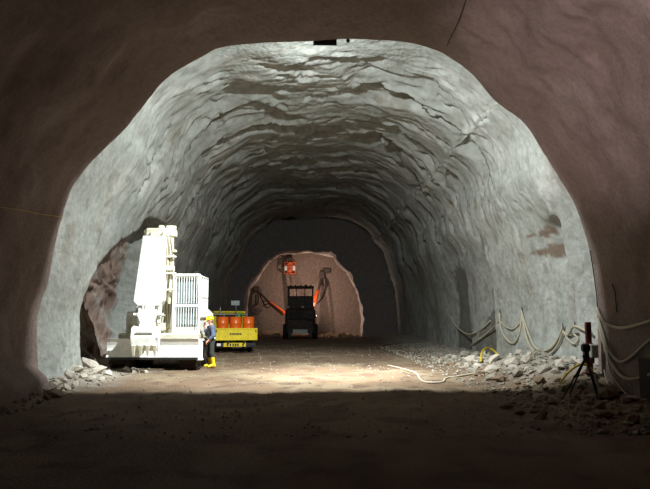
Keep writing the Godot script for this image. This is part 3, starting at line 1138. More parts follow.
# ------------------------------------------------------------------ the yellow truck and its drums
func truck() -> void:
	var turn := deg_to_rad(14.0)
	var at := Vector3(-3.62, 0.0, -33.2)
	var t := thing("flatbed_truck", "yellow flatbed truck parked with its tailboard towards the open floor", "truck", at, turn)
	var st: SurfaceTool
	var wheel := new_st()
	lathe(wheel, [Vector2(0.0, -0.10), Vector2(0.20, -0.10), Vector2(0.30, -0.11), Vector2(0.345, -0.06), Vector2(0.345, 0.06), Vector2(0.30, 0.11), Vector2(0.20, 0.10), Vector2(0.0, 0.10)], Transform3D(Basis(Vector3(0, 0, 1), PI / 2), Vector3.ZERO), 24)
	var tyre := finish(wheel, M.rubber)
	wheel = new_st()
	lathe(wheel, [Vector2(0.0, -0.115), Vector2(0.12, -0.115), Vector2(0.19, -0.09), Vector2(0.19, 0.09), Vector2(0.12, 0.115), Vector2(0.0, 0.115)], Transform3D(Basis(Vector3(0, 0, 1), PI / 2), Vector3.ZERO), 16)
	var rim := finish(wheel, M.steel_dark)
	for z in [-0.85, -3.55]:
		for x in [-0.82, 0.82]:
			var w := put(t, "wheel", tyre, Transform3D(Basis.IDENTITY, Vector3(x, 0.36, z)))
			put(w, "rim", rim)
	st = new_st()
	for x in [-0.4, 0.4]:
		cb(st, Vector3(x, 0.55, -2.0), Vector3(0.09, 0.16, 4.2), 0.02)
	bar(st, Vector3(-0.8, 0.36, -0.85), Vector3(0.8, 0.36, -0.85), 0.06)
	bar(st, Vector3(-0.8, 0.36, -3.55), Vector3(0.8, 0.36, -3.55), 0.06)
	part(t, "chassis", st, M.black)
	st = new_st()
	cb(st, Vector3(0, 0.72, -1.35), Vector3(2.1, 0.10, 2.7), 0.02)
	part(t, "bed", st, M.yellow)
	for x in [-1.04, 1.04]:
		st = new_st()
		cb(st, Vector3(x, 0.99, -1.35), Vector3(0.05, 0.46, 2.7), 0.015)
		cb(st, Vector3(x * 1.02, 1.19, -1.35), Vector3(0.05, 0.05, 2.7), 0.012)
		part(t, "side_board", st, M.yellow)
	st = new_st()
	cb(st, Vector3(0, 0.93, 0.0), Vector3(2.14, 0.58, 0.05), 0.015)
	cb(st, Vector3(0, 1.21, 0.015), Vector3(2.16, 0.06, 0.06), 0.012)
	cb(st, Vector3(0, 0.66, 0.015), Vector3(2.16, 0.06, 0.06), 0.012)
	for x in [-1.05, 0.62, 1.05]:
		cb(st, Vector3(x, 0.93, 0.03), Vector3(0.06, 0.58, 0.05), 0.012)
	var tail := part(t, "tailboard", st, M.yellow)
	st = new_st()
	var lx := -0.32
	for wd in [0.07, 0.05, 0.08, 0.05, 0.07, 0.06, 0.08]:
		cb(st, Vector3(lx + wd * 0.5, 0.95, 0.028), Vector3(wd, 0.09, 0.006), 0.002)
		lx += wd + 0.022
	part(tail, "lettering", st, M.ink)
	for x in [-1.0, 1.0]:
		st = new_st()
		cb(st, Vector3(x, 1.1, 0.06), Vector3(0.05, 0.12, 0.04), 0.01)
		part(tail, "latch", st, M.steel_dark)
	st = new_st()
	cb(st, Vector3(0.06, 0.40, -0.02), Vector3(1.9, 0.22, 0.05), 0.015)
	cb(st, Vector3(-0.5, 0.55, -0.05), Vector3(0.05, 0.2, 0.05), 0.01)
	cb(st, Vector3(0.45, 0.55, -0.05), Vector3(0.05, 0.2, 0.05), 0.01)
	var bump := part(t, "rear_bumper", st, M.black)
	st = new_st()
	cb(st, Vector3(-0.06, 0.41, 0.01), Vector3(1.12, 0.19, 0.02), 0.004)
	part(bump, "number_plate", st, M.yellow)
	st = new_st()
	for x in [-0.42, -0.28, -0.14, -0.02, 0.10, 0.36]:
		cb(st, Vector3(x, 0.41, 0.022), Vector3(0.085, 0.13, 0.006), 0.002)
	part(bump, "lettering", st, M.ink)
	for x in [-0.86, 0.82]:
		st = new_st()
		cb(st, Vector3(x, 0.42, 0.02), Vector3(0.2, 0.14, 0.05), 0.02)
		part(bump, "tail_lamp", st, M.tail_white if x < 0.0 else M.steel_dark)
	st = new_st()
	bar(st, Vector3(-0.2, 0.26, 0.0), Vector3(0.3, 0.26, 0.0), 0.04)
	cb(st, Vector3(0.02, 0.26, 0.05), Vector3(0.14, 0.1, 0.2), 0.03)
	part(t, "tow_hitch", st, M.steel_dark)
	# cab, seen over the bed
	st = new_st()
	var cp := PackedVector2Array([Vector2(-2.85, 0.5), Vector2(-2.85, 2.02), Vector2(-3.9, 2.04), Vector2(-4.5, 1.35), Vector2(-4.6, 0.5)])
	prism(st, cp, 1.72, Transform3D(Basis(Vector3(0, 0, 1), Vector3(0, 1, 0), Vector3(-1, 0, 0)), Vector3.ZERO))
	cb(st, Vector3(0, 2.07, -3.35), Vector3(1.74, 0.10, 1.2), 0.04)
	var cab := part(t, "truck_cab", st, M.yellow)
	st = new_st()
	cb(st, Vector3(0, 1.66, -2.845), Vector3(1.4, 0.46, 0.02), 0.005)
	for x in [-0.862, 0.862]:
		cb(st, Vector3(x, 1.62, -3.4), Vector3(0.02, 0.5, 0.8), 0.005)
	part(cab, "window", st, M.black)
	st = new_st()
	bar(st, Vector3(-0.86, 1.6, -3.95), Vector3(-1.12, 1.62, -3.9), 0.015)
	cb(st, Vector3(-1.14, 1.62, -3.88), Vector3(0.14, 0.28, 0.06), 0.02)
	part(cab, "wing_mirror", st, M.black)
	# rack behind the cab, with a post and a plate on a pole
	st = new_st()
	for x in [-0.95, -0.3, 0.35, 0.95]:
		cb(st, Vector3(x, 1.35, -2.68), Vector3(0.05, 1.2, 0.05), 0.01)
	cb(st, Vector3(0, 1.95, -2.68), Vector3(1.95, 0.06, 0.06), 0.012)
	part(t, "headboard_rack", st, M.steel)
	st = new_st()
	bar(st, Vector3(-0.52, 1.9, -2.6), Vector3(-0.52, 2.34, -2.6), 0.03)
	part(t, "post", st, M.sign)
	st = new_st()
	bar(st, Vector3(0.32, 1.2, -2.55), Vector3(0.32, 2.45, -2.55), 0.022)
	var pole := part(t, "plate_pole", st, M.steel)
	st = new_st()
	cb(st, Vector3(0.28, 2.56, -2.53), Vector3(0.46, 0.26, 0.03), 0.008)
	part(pole, "plate", st, M.sign)
	st = new_st()
	bar(st, Vector3(0.34, 1.72, -1.9), Vector3(0.46, 1.98, -1.95), 0.09, 0.07, 12)
	bar(st, Vector3(0.34, 1.2, -1.9), Vector3(0.34, 1.74, -1.9), 0.02)
	part(t, "beacon", st, M.green)
	# drums on the bed
	var dr := []
	for v in [Vector2(0, 0.0), Vector2(0.27, 0.0), Vector2(0.29, 0.012), Vector2(0.29, 0.27), Vector2(0.30, 0.285), Vector2(0.30, 0.305), Vector2(0.29, 0.32), Vector2(0.29, 0.58), Vector2(0.30, 0.595), Vector2(0.30, 0.615), Vector2(0.29, 0.63), Vector2(0.29, 0.87), Vector2(0.295, 0.885), Vector2(0.28, 0.89), Vector2(0.275, 0.865), Vector2(0.0, 0.865)]:
		dr.append(v)
	var names := ["orange drum on the truck bed behind the worker's helmet", "orange drum in the middle of the row on the truck bed", "orange drum at the end of the row away from the worker"]
	for k in 3:
		var local := Vector3(-0.62 + 0.66 * k, 0.78, -0.55)
		var dx := thing("oil_drum", names[k], "drum", at + Basis(Vector3.UP, turn) * local, 0.3 * k, "orange drums on the truck")
		st = new_st()
		lathe(st, dr, Transform3D(Basis.from_scale(Vector3(1.04, 1.16, 1.04)), Vector3.ZERO), 28)
		part(dx, "barrel", st, M.orange_drum)
		st = new_st()
		bar(st, Vector3(0.15, 1.0, 0.08), Vector3(0.15, 1.03, 0.08), 0.035)
		bar(st, Vector3(-0.17, 1.0, -0.06), Vector3(-0.17, 1.025, -0.06), 0.02)
		part(dx, "bung", st, M.steel_dark)

# ------------------------------------------------------------------ the worker
func worker() -> void:
	# local axes: +z is where he faces
	var t := thing("person", "worker in yellow helmet and yellow boots holding a hand to the face", "person", Vector3(-3.42, floor_y(-3.42, 23.4), -23.4), deg_to_rad(-72.0))
	var S := {}
	S.pel = Vector3(0, 0.94, 0); S.spine = Vector3(0, 1.16, -0.01); S.chest = Vector3(0, 1.34, 0.01); S.neck = Vector3(0, 1.50, 0.03); S.head = Vector3(0, 1.64, 0.07)
	var hip := [Vector3(-0.095, 0.90, 0), Vector3(0.095, 0.90, 0)]
	var knee := [Vector3(-0.10, 0.50, 0.05), Vector3(0.12, 0.50, 0.0)]
	var ank := [Vector3(-0.10, 0.10, 0.01), Vector3(0.13, 0.10, -0.07)]
	var toe := [Vector3(-0.12, 0.045, 0.19), Vector3(0.17, 0.045, 0.11)]
	var sho := [Vector3(-0.19, 1.42, 0.01), Vector3(0.19, 1.42, 0.01)]
	var elb := [Vector3(-0.25, 1.16, 0.12), Vector3(0.26, 1.13, -0.02)]
	var wri := [Vector3(-0.10, 1.46, 0.25), Vector3(0.23, 0.95, 0.16)]
	var bones := [[S.pel, S.spine, 0.125, 0.115], [S.spine, S.chest, 0.115, 0.135], [S.chest, S.neck, 0.12, 0.05], [S.neck, S.head, 0.052, 0.06]]
	bones.append([sho[0], sho[1], 0.065, 0.065])
	for k in 2:
		bones.append([hip[k], knee[k], 0.085, 0.058])
		bones.append([knee[k], ank[k], 0.058, 0.042])
		bones.append([ank[k], toe[k], 0.045, 0.035])
		bones.append([sho[k], elb[k], 0.056, 0.043])
		bones.append([elb[k], wri[k], 0.042, 0.028])
	var st := new_st()
	body(st, bones, 0.02, 0.05)
	# head with jaw, nose, brow and ears, meshed finer
	var h: Vector3 = S.head
	body(st, [[h + Vector3(0, 0.03, -0.02), h + Vector3(0, 0.02, 0.01), 0.088, 0.085], [h + Vector3(0, -0.04, 0.03), h + Vector3(0, -0.075, 0.05), 0.062, 0.042], [h + Vector3(0, 0.015, 0.10), h + Vector3(0, -0.02, 0.115), 0.010, 0.015],
		[h + Vector3(-0.03, 0.03, 0.085), h + Vector3(0.03, 0.03, 0.085), 0.014, 0.014], [h + Vector3(-0.02, -0.055, 0.088), h + Vector3(0.02, -0.055, 0.088), 0.008, 0.008], [h + Vector3(-0.09, 0.01, 0), h + Vector3(-0.09, -0.03, 0.0), 0.016, 0.012], [h + Vector3(0.09, 0.01, 0), h + Vector3(0.09, -0.03, 0.0), 0.016, 0.012]], 0.009, 0.02)
	# hands: the raised one curled to the cheek, the other hanging half closed
	for k in 2:
		var w: Vector3 = wri[k]
		var fwd: Vector3 = (Vector3(0.03, 0.98, -0.15) if k == 0 else Vector3(-0.02, -0.75, 0.6)).normalized()
		var side: Vector3 = (Vector3(0.35, 0.1, 1.0) if k == 0 else Vector3(0.9, -0.2, 0.3)).normalized()
		side = (side - fwd * side.dot(fwd)).normalized()
		var inn := fwd.cross(side) * (1.0 if k == 0 else -1.0)
		if k == 0 and inn.dot(h - w) < 0.0:
			inn = -inn
		var hb := [[w, w + fwd * 0.08, 0.028, 0.032], [w + fwd * 0.06 - side * 0.025, w + fwd * 0.06 + side * 0.025, 0.018, 0.018]]
		for q in 4:
			var lng: float = [0.034, 0.040, 0.037, 0.029][q]
			var r0 := w + fwd * 0.088 + side * (q - 1.5) * 0.021
			var r1 := r0 + (fwd * 0.85 + inn * 0.5).normalized() * lng
			var r2 := r1 + (fwd * 0.35 + inn * 0.9).normalized() * lng * 0.8
			hb.append([r0, r1, 0.0095, 0.009])
			hb.append([r1, r2, 0.009, 0.008])
		var t0 := w + fwd * 0.03 - side * 0.03
		var t1 := t0 + (fwd * 0.7 - side * 0.6 + inn * 0.4).normalized() * 0.045
		hb.append([t0, t1, 0.013, 0.010])
		hb.append([t1, t1 + (fwd * 0.8 + inn * 0.5).normalized() * 0.03, 0.010, 0.009])
		body(st, hb, 0.005, 0.008)
	part(t, "body", st, M.skin)
	# clothing
	var g := 0.018
	st = new_st()
	var sh := [[S.pel + Vector3(0, 0.03, 0), S.spine, 0.13 + g, 0.12 + g], [S.spine, S.chest, 0.12 + g, 0.14 + g], [S.chest, S.neck - Vector3(0, 0.05, 0), 0.125 + g, 0.075], [sho[0], sho[1], 0.07 + g, 0.07 + g]]
	for k in 2:
		sh.append([sho[k], elb[k], 0.06 + g, 0.048 + g])
		sh.append([elb[k], elb[k].lerp(wri[k], 0.55), 0.047 + g, 0.04 + g])
	body(st, sh, 0.02, 0.04)
	part(t, "shirt", st, M.shirt)
	st = new_st()
	body(st, [[S.chest + Vector3(-0.09, 0.06, -0.02), S.spine + Vector3(-0.08, 0, 0), 0.11, 0.11], [S.chest + Vector3(-0.10, 0.08, 0.09), S.spine + Vector3(-0.09, -0.08, 0.09), 0.062, 0.065], [S.chest + Vector3(0.10, 0.08, 0.09), S.spine + Vector3(0.09, -0.08, 0.09), 0.062, 0.065]], 0.02, 0.03)
	part(t, "vest", st, M.vest)
	st = new_st()
	var tr := [[S.pel + Vector3(-0.05, 0.02, 0), S.pel + Vector3(0.05, 0.02, 0), 0.135, 0.135]]
	for k in 2:
		tr.append([hip[k], knee[k], 0.10, 0.080])
		tr.append([knee[k], knee[k].lerp(ank[k], 0.62), 0.080, 0.070])
	body(st, tr, 0.02, 0.04)
	part(t, "trousers", st, M.trousers)
	st = new_st()
	lathe(st, [Vector2(0.150, -0.035), Vector2(0.165, -0.03), Vector2(0.165, 0.03), Vector2(0.150, 0.035)], Transform3D(Basis.from_scale(Vector3(1.0, 1, 0.92)), S.pel + Vector3(0, 0.09, 0)), 24)
	cb(st, S.pel + Vector3(0.15, 0.04, 0.06), Vector3(0.07, 0.14, 0.10), 0.02)
	part(t, "tool_belt", st, M.belt)
	for k in 2:
		st = new_st()
		var up: Vector3 = ank[k].lerp(knee[k], 0.62)
		body(st, [[up, ank[k] + Vector3(0, 0.03, 0), 0.078, 0.062], [ank[k], ank[k] + Vector3(0, -0.03, -0.03), 0.06, 0.058], [ank[k], toe[k] + Vector3(0, 0.015, 0), 0.06, 0.05]], 0.012, 0.03)
		part(t, "boot", st, M.boots)
	st = new_st()
	var hx := Transform3D(Basis(Vector3.RIGHT, deg_to_rad(8.0)), h + Vector3(0, 0.055, -0.005))
	lathe(st, [Vector2(0.128, 0.0), Vector2(0.132, 0.012), Vector2(0.125, 0.05), Vector2(0.105, 0.095), Vector2(0.065, 0.125), Vector2(0.0, 0.135)], Transform3D(hx.basis * Basis.from_scale(Vector3(0.92, 1, 1.1)), hx.origin), 24)
	prism(st, PackedVector2Array([Vector2(-0.10, 0.08), Vector2(-0.08, 0.17), Vector2(0, 0.20), Vector2(0.08, 0.17), Vector2(0.10, 0.08)]), 0.012, hx * Transform3D(Basis(Vector3(1, 0, 0), Vector3(0, -0.18, 1).normalized(), Vector3(0, 1, 0.18).normalized() * -1.0), Vector3(0, 0.012, 0)))
	cb(st, hx * Vector3(0, 0.125, 0), Vector3(0.03, 0.03, 0.2), 0.012, hx.basis)
	part(t, "helmet", st, M.helmet)
	st = new_st()
	body(st, [[h + Vector3(0, 0.02, -0.05), h + Vector3(0, -0.04, -0.06), 0.068, 0.05]], 0.012, 0.02)
	part(t, "hair", st, M.hair)
	st = new_st()
	for s in [-1.0, 1.0]:
		bar(st, h + Vector3(s * 0.031, 0.012, 0.088), h + Vector3(s * 0.031, 0.012, 0.098), 0.009)
	part(t, "eyes", st, M.black)

# ------------------------------------------------------------------ the drilling rig at the face
func jumbo() -> void:
	var o := Vector3(-0.62, 0.0, -54.0)
	var t := thing("drilling_rig", "dark drilling rig with orange booms raised at the rock face", "drilling rig", o)
	var st := new_st()
	cb(st, Vector3(0, 1.15, -2.6), Vector3(2.3, 1.1, 6.2), 0.15)
	cb(st, Vector3(0, 1.75, -0.6), Vector3(2.5, 1.5, 2.0), 0.2)
	cb(st, Vector3(0, 0.75, 0.45), Vector3(2.2, 0.5, 0.3), 0.06)
	part(t, "chassis", st, M.rig_dark)
	var w := new_st()
	lathe(w, [Vector2(0.0, -0.22), Vector2(0.35, -0.22), Vector2(0.55, -0.24), Vector2(0.62, -0.16), Vector2(0.62, 0.16), Vector2(0.55, 0.24), Vector2(0.35, 0.22), Vector2(0.0, 0.22)], Transform3D(Basis(Vector3(0, 0, 1), PI / 2), Vector3.ZERO), 24)
	var wheel := finish(w, M.rubber)
	for z in [-0.6, -4.6]:
		for x in [-1.2, 1.2]:
			put(t, "wheel", wheel, Transform3D(Basis.IDENTITY, Vector3(x, 0.62, z)))
	st = new_st()
	for x in [-0.85, 0.85]:
		cb(st, Vector3(x, 0.5, 0.62), Vector3(0.28, 0.7, 0.25), 0.04)
		cb(st, Vector3(x, 0.12, 0.62), Vector3(0.4, 0.08, 0.4), 0.02)
	part(t, "stabiliser", st, M.steel_dark)
	st = new_st()
	cb(st, Vector3(0, 0.62, 0.63), Vector3(1.2, 0.34, 0.06), 0.02)
	part(t, "rear_plate", st, M.box_grey)
	st = new_st()
	cb(st, Vector3(-0.15, 1.45, 0.43), Vector3(0.5, 0.06, 0.04), 0.01)
	part(t, "handrail", st, M.steel)
	var slat := new_st()
	cb(slat, Vector3.ZERO, Vector3(1.3, 0.05, 0.05), 0.01)
	var slat_mesh := finish(slat, M.steel_dark)
	for k in 5:
		put(t, "grille_slat", slat_mesh, Transform3D(Basis(Vector3.RIGHT, 0.4), Vector3(-0.3, 1.68 + 0.13 * k, 0.42)))
	st = new_st()
	lathe(st, [Vector2(0.0, -0.2), Vector2(0.42, -0.2), Vector2(0.42, -0.16), Vector2(0.2, -0.16), Vector2(0.2, 0.16), Vector2(0.42, 0.16), Vector2(0.42, 0.2), Vector2(0.0, 0.2)], Transform3D(Basis(Vector3(0, 0, 1), PI / 2), Vector3(0.82, 1.72, 0.62)), 24, false)
	bar(st, Vector3(0.45, 1.72, 0.62), Vector3(1.15, 1.72, 0.62), 0.05)
	for x in [0.50, 1.12]:
		beam(st, Vector3(x, 1.72, 0.62), Vector3(x, 1.2, 0.35), Vector3.RIGHT, Vector2(0.1, 0.04), Vector2(0.1, 0.04), 0.01)
	part(t, "cable_reel", st, M.rig_dark)
	for x in [-1.0, 0.2]:
		st = new_st()
		cb(st, Vector3(x, 2.62, 0.38), Vector3(0.2, 0.14, 0.12), 0.03)
		part(t, "rear_lamp", st, M.box_grey)
	# canopy over the operator
	st = new_st()
	cb(st, Vector3(0, 4.30, -1.6), Vector3(2.25, 0.16, 2.2), 0.05)
	for x in [-1.02, -0.35, 0.35, 1.02]:
		for z in [-0.6, -2.6]:
			if absf(x) < 0.5 and z < -1.0:
				continue
			cb(st, Vector3(x, 3.4, z), Vector3(0.12 if absf(x) > 0.5 else 0.06, 1.8, 0.12), 0.02)
	for x in [-0.85, -0.45, 0.0, 0.4, 0.85]:
		cb(st, Vector3(x, 4.42, -0.9), Vector3(0.14, 0.14, 0.2), 0.03)
	part(t, "canopy", st, M.rig_dark)
	st = new_st()
	cb(st, Vector3(0, 3.0, -1.6), Vector3(2.1, 1.1, 2.0), 0.1)
	part(t, "operator_cabin", st, M.rig_dark)
	st = new_st()
	cb(st, Vector3(0, 2.35, -2.6), Vector3(2.3, 0.9, 3.4), 0.12)
	part(t, "engine_cover", st, M.rig_dark)
	# booms: from the front of the rig out to the face
	var z0 := -5.2
	# left boom
	var bl := Node3D.new()
	bl.name = "boom"
	t.add_child(bl, true)
	var a := Vector3(-0.7, 1.9, z0)
	var b := at_depth(283, 313, 59.0) - o
	var c := at_depth(270, 303, 60.0) - o
	var d := at_depth(258, 291, 61.0) - o
	st = new_st()
	beam(st, a, b, Vector3.UP, Vector2(0.30, 0.30), Vector2(0.28, 0.28))
	beam(st, b, c, Vector3.UP, Vector2(0.36, 0.36), Vector2(0.30, 0.30))
	part(bl, "boom_arm", st, M.orange)
	st = new_st()
	bar(st, c, d, 0.11)
	bar(st, d + Vector3(-0.25, 0.35, 0), d + Vector3(0.15, -0.15, 0), 0.24, -1.0, 12)
	cb(st, d + Vector3(-0.1, 0.2, 0.1), Vector3(0.6, 0.45, 0.5), 0.08)
	cb(st, d + Vector3(-0.1, -0.75, 0.0), Vector3(0.34, 0.9, 0.34), 0.08)
	part(bl, "drill_head", st, M.rig_dark)
	for k in 3:
		st = new_st()
		tube(st, smooth_path([d + Vector3(0, 0.1, 0.2), d + Vector3(0.45 + 0.15 * k, -0.9 - 0.3 * k, 0.3), d + Vector3(0.9 + 0.2 * k, -0.9 - 0.2 * k, 0.3), c + Vector3(0.1 * k, -0.1, 0.25), b + Vector3(0, -0.2, 0.2)], 6), 0.05)
		part(bl, "hydraulic_hose", st, M.black)
	# right boom
	var br := Node3D.new()
	br.name = called_in(t, "boom")
	t.add_child(br, true)
	a = Vector3(0.7, 1.9, z0)
	b = at_depth(314, 302, 58.8) - o
	c = at_depth(318, 291, 60.0) - o
	d = at_depth(322, 277, 61.0) - o
	st = new_st()
	beam(st, a, b, Vector3.RIGHT, Vector2(0.30, 0.30), Vector2(0.34, 0.34))
	beam(st, b, c, Vector3.RIGHT, Vector2(0.38, 0.38), Vector2(0.28, 0.28))
	part(br, "boom_arm", st, M.orange)
	st = new_st()
	bar(st, c, d, 0.12)
	cb(st, d + Vector3(0, 0.2, 0.1), Vector3(0.5, 0.7, 0.5), 0.08)
	cb(st, d + Vector3(0.45, 0.6, 0.0), Vector3(0.8, 0.5, 0.4), 0.08)
	bar(st, d + Vector3(-0.1, -0.6, 0.2), d + Vector3(0.2, 0.7, -0.3), 0.09)
	part(br, "drill_head", st, M.rig_dark)
	for k in 2:
		st = new_st()
		tube(st, smooth_path([d + Vector3(0.1, 0.1, 0.2), d + Vector3(0.35 + 0.12 * k, -0.7, 0.3), c + Vector3(0.35 + 0.1 * k, -0.6, 0.25), b + Vector3(0.2, -0.2, 0.2)], 6), 0.05)
		part(br, "hydraulic_hose", st, M.black)
	# basket boom
	var bb := Node3D.new()
	bb.name = "basket_boom"
	t.add_child(bb, true)
	var q := at_depth(290, 268, 60.4) - o
	st = new_st()
	beam(st, Vector3(-0.2, 2.6, z0), q + Vector3(0.0, -0.7, 0.5), Vector3.RIGHT, Vector2(0.24, 0.24), Vector2(0.18, 0.18))
	part(bb, "boom_arm", st, M.rig_dark)
	st = new_st()
	cb(st, q + Vector3(0, -0.55, 0), Vector3(1.0, 0.08, 0.8), 0.02)
	cb(st, q + Vector3(0, 0.05, 0.36), Vector3(0.46, 1.0, 0.06), 0.02)
	for x in [-0.48, 0.48]:
		cb(st, q + Vector3(x, 0.0, 0.36), Vector3(0.06, 1.1, 0.06), 0.015)
		cb(st, q + Vector3(x, 0.0, -0.36), Vector3(0.06, 1.1, 0.06), 0.015)
	for y in [-0.1, 0.25, 0.52]:
		cb(st, q + Vector3(0, y, 0.36), Vector3(1.0, 0.07, 0.06), 0.015)
		cb(st, q + Vector3(0, y, -0.36), Vector3(1.0, 0.06, 0.06), 0.015)
	part(bb, "basket", st, M.orange)
	for x in [-0.38, 0.38]:
		st = new_st()
		cb(st, q + Vector3(x, -0.05, 0.41), Vector3(0.24, 0.42, 0.04), 0.01)
		part(bb, "basket_panel", st, M.box_grey)
	st = new_st()
	cb(st, q + Vector3(0, 0.75, 0.1), Vector3(0.7, 0.2, 0.5), 0.05)
	part(bb, "basket_roof", st, M.rig_dark)
	# work lamps on the rig: three on the canopy front, one low on each flank
	var lamps := [[Vector3(0.45, 4.5, -2.8), Vector3(0.6, 4.2, -63.0), 17.0], [Vector3(-0.8, 3.1, -4.0), Vector3(-2.8, 3.6, -63.0), 4.0], [Vector3(1.3, 1.9, -3.6), Vector3(4.6, 4.5, -60.0), 9.0]]
	for l in lamps:
		var p: Vector3 = l[0]
		var to: Vector3 = l[1]
		var dir := (to - o - p).normalized()
		var bs := Basis.looking_at(dir)
		st = new_st()
		cb(st, p + dir * -0.06, Vector3(0.24, 0.18, 0.14), 0.03, bs)
		bar(st, p + Vector3(0, -0.28, 0.05), p + Vector3(0, -0.05, 0), 0.025)
		var lm := part(t, "work_lamp", st, M.lamp_black)
		st = new_st()
		cb(st, p + dir * 0.02, Vector3(0.21, 0.15, 0.01), 0.003, bs)
		part(lm, "lamp_glass", st, lamp_mat(WARM, 5.0))
		spot(t, o + p + dir * 0.08, to, l[2], 72.0, 0.6, 0.08, WARM)

# ------------------------------------------------------------------ broken rock
func rock_mesh(seed_: int, m: Material) -> ArrayMesh:
	var r := RandomNumberGenerator.new()
	r.seed = seed_
	var t := (1.0 + sqrt(5.0)) / 2.0
	var v := [Vector3(-1, t, 0), Vector3(1, t, 0), Vector3(-1, -t, 0), Vector3(1, -t, 0), Vector3(0, -1, t), Vector3(0, 1, t), Vector3(0, -1, -t), Vector3(0, 1, -t), Vector3(t, 0, -1), Vector3(t, 0, 1), Vector3(-t, 0, -1), Vector3(-t, 0, 1)]
	var f := [[0, 11, 5], [0, 5, 1], [0, 1, 7], [0, 7, 10], [0, 10, 11], [1, 5, 9], [5, 11, 4], [11, 10, 2], [10, 7, 6], [7, 1, 8], [3, 9, 4], [3, 4, 2], [3, 2, 6], [3, 6, 8], [3, 8, 9], [4, 9, 5], [2, 4, 11], [6, 2, 10], [8, 6, 7], [9, 8, 1]]
	var cuts := []
	for k in 8:
		cuts.append([Vector3(r.randf_range(-1, 1), r.randf_range(-1, 1), r.randf_range(-1, 1)).normalized(), r.randf_range(0.42, 0.80)])
	var shape := Vector3(r.randf_range(0.95, 1.5), r.randf_range(0.6, 1.0), r.randf_range(0.75, 1.1))
	var place := func(p: Vector3) -> Vector3:
		p = p.normalized()
		for c in cuts:
			var n: Vector3 = c[0]
			var over := p.dot(n) - float(c[1])
			if over > 0.0:
				p -= n * over
		return p * shape
	var jit := []
	for p in v:
		jit.append(place.call(p) * r.randf_range(0.82, 1.18))
	var st := new_st()
	for q in f:
		var a: Vector3 = jit[q[0]]
		var b: Vector3 = jit[q[1]]
		var c: Vector3 = jit[q[2]]
		tri(st, a, b, c, a + b + c)
	return finish(st, m)

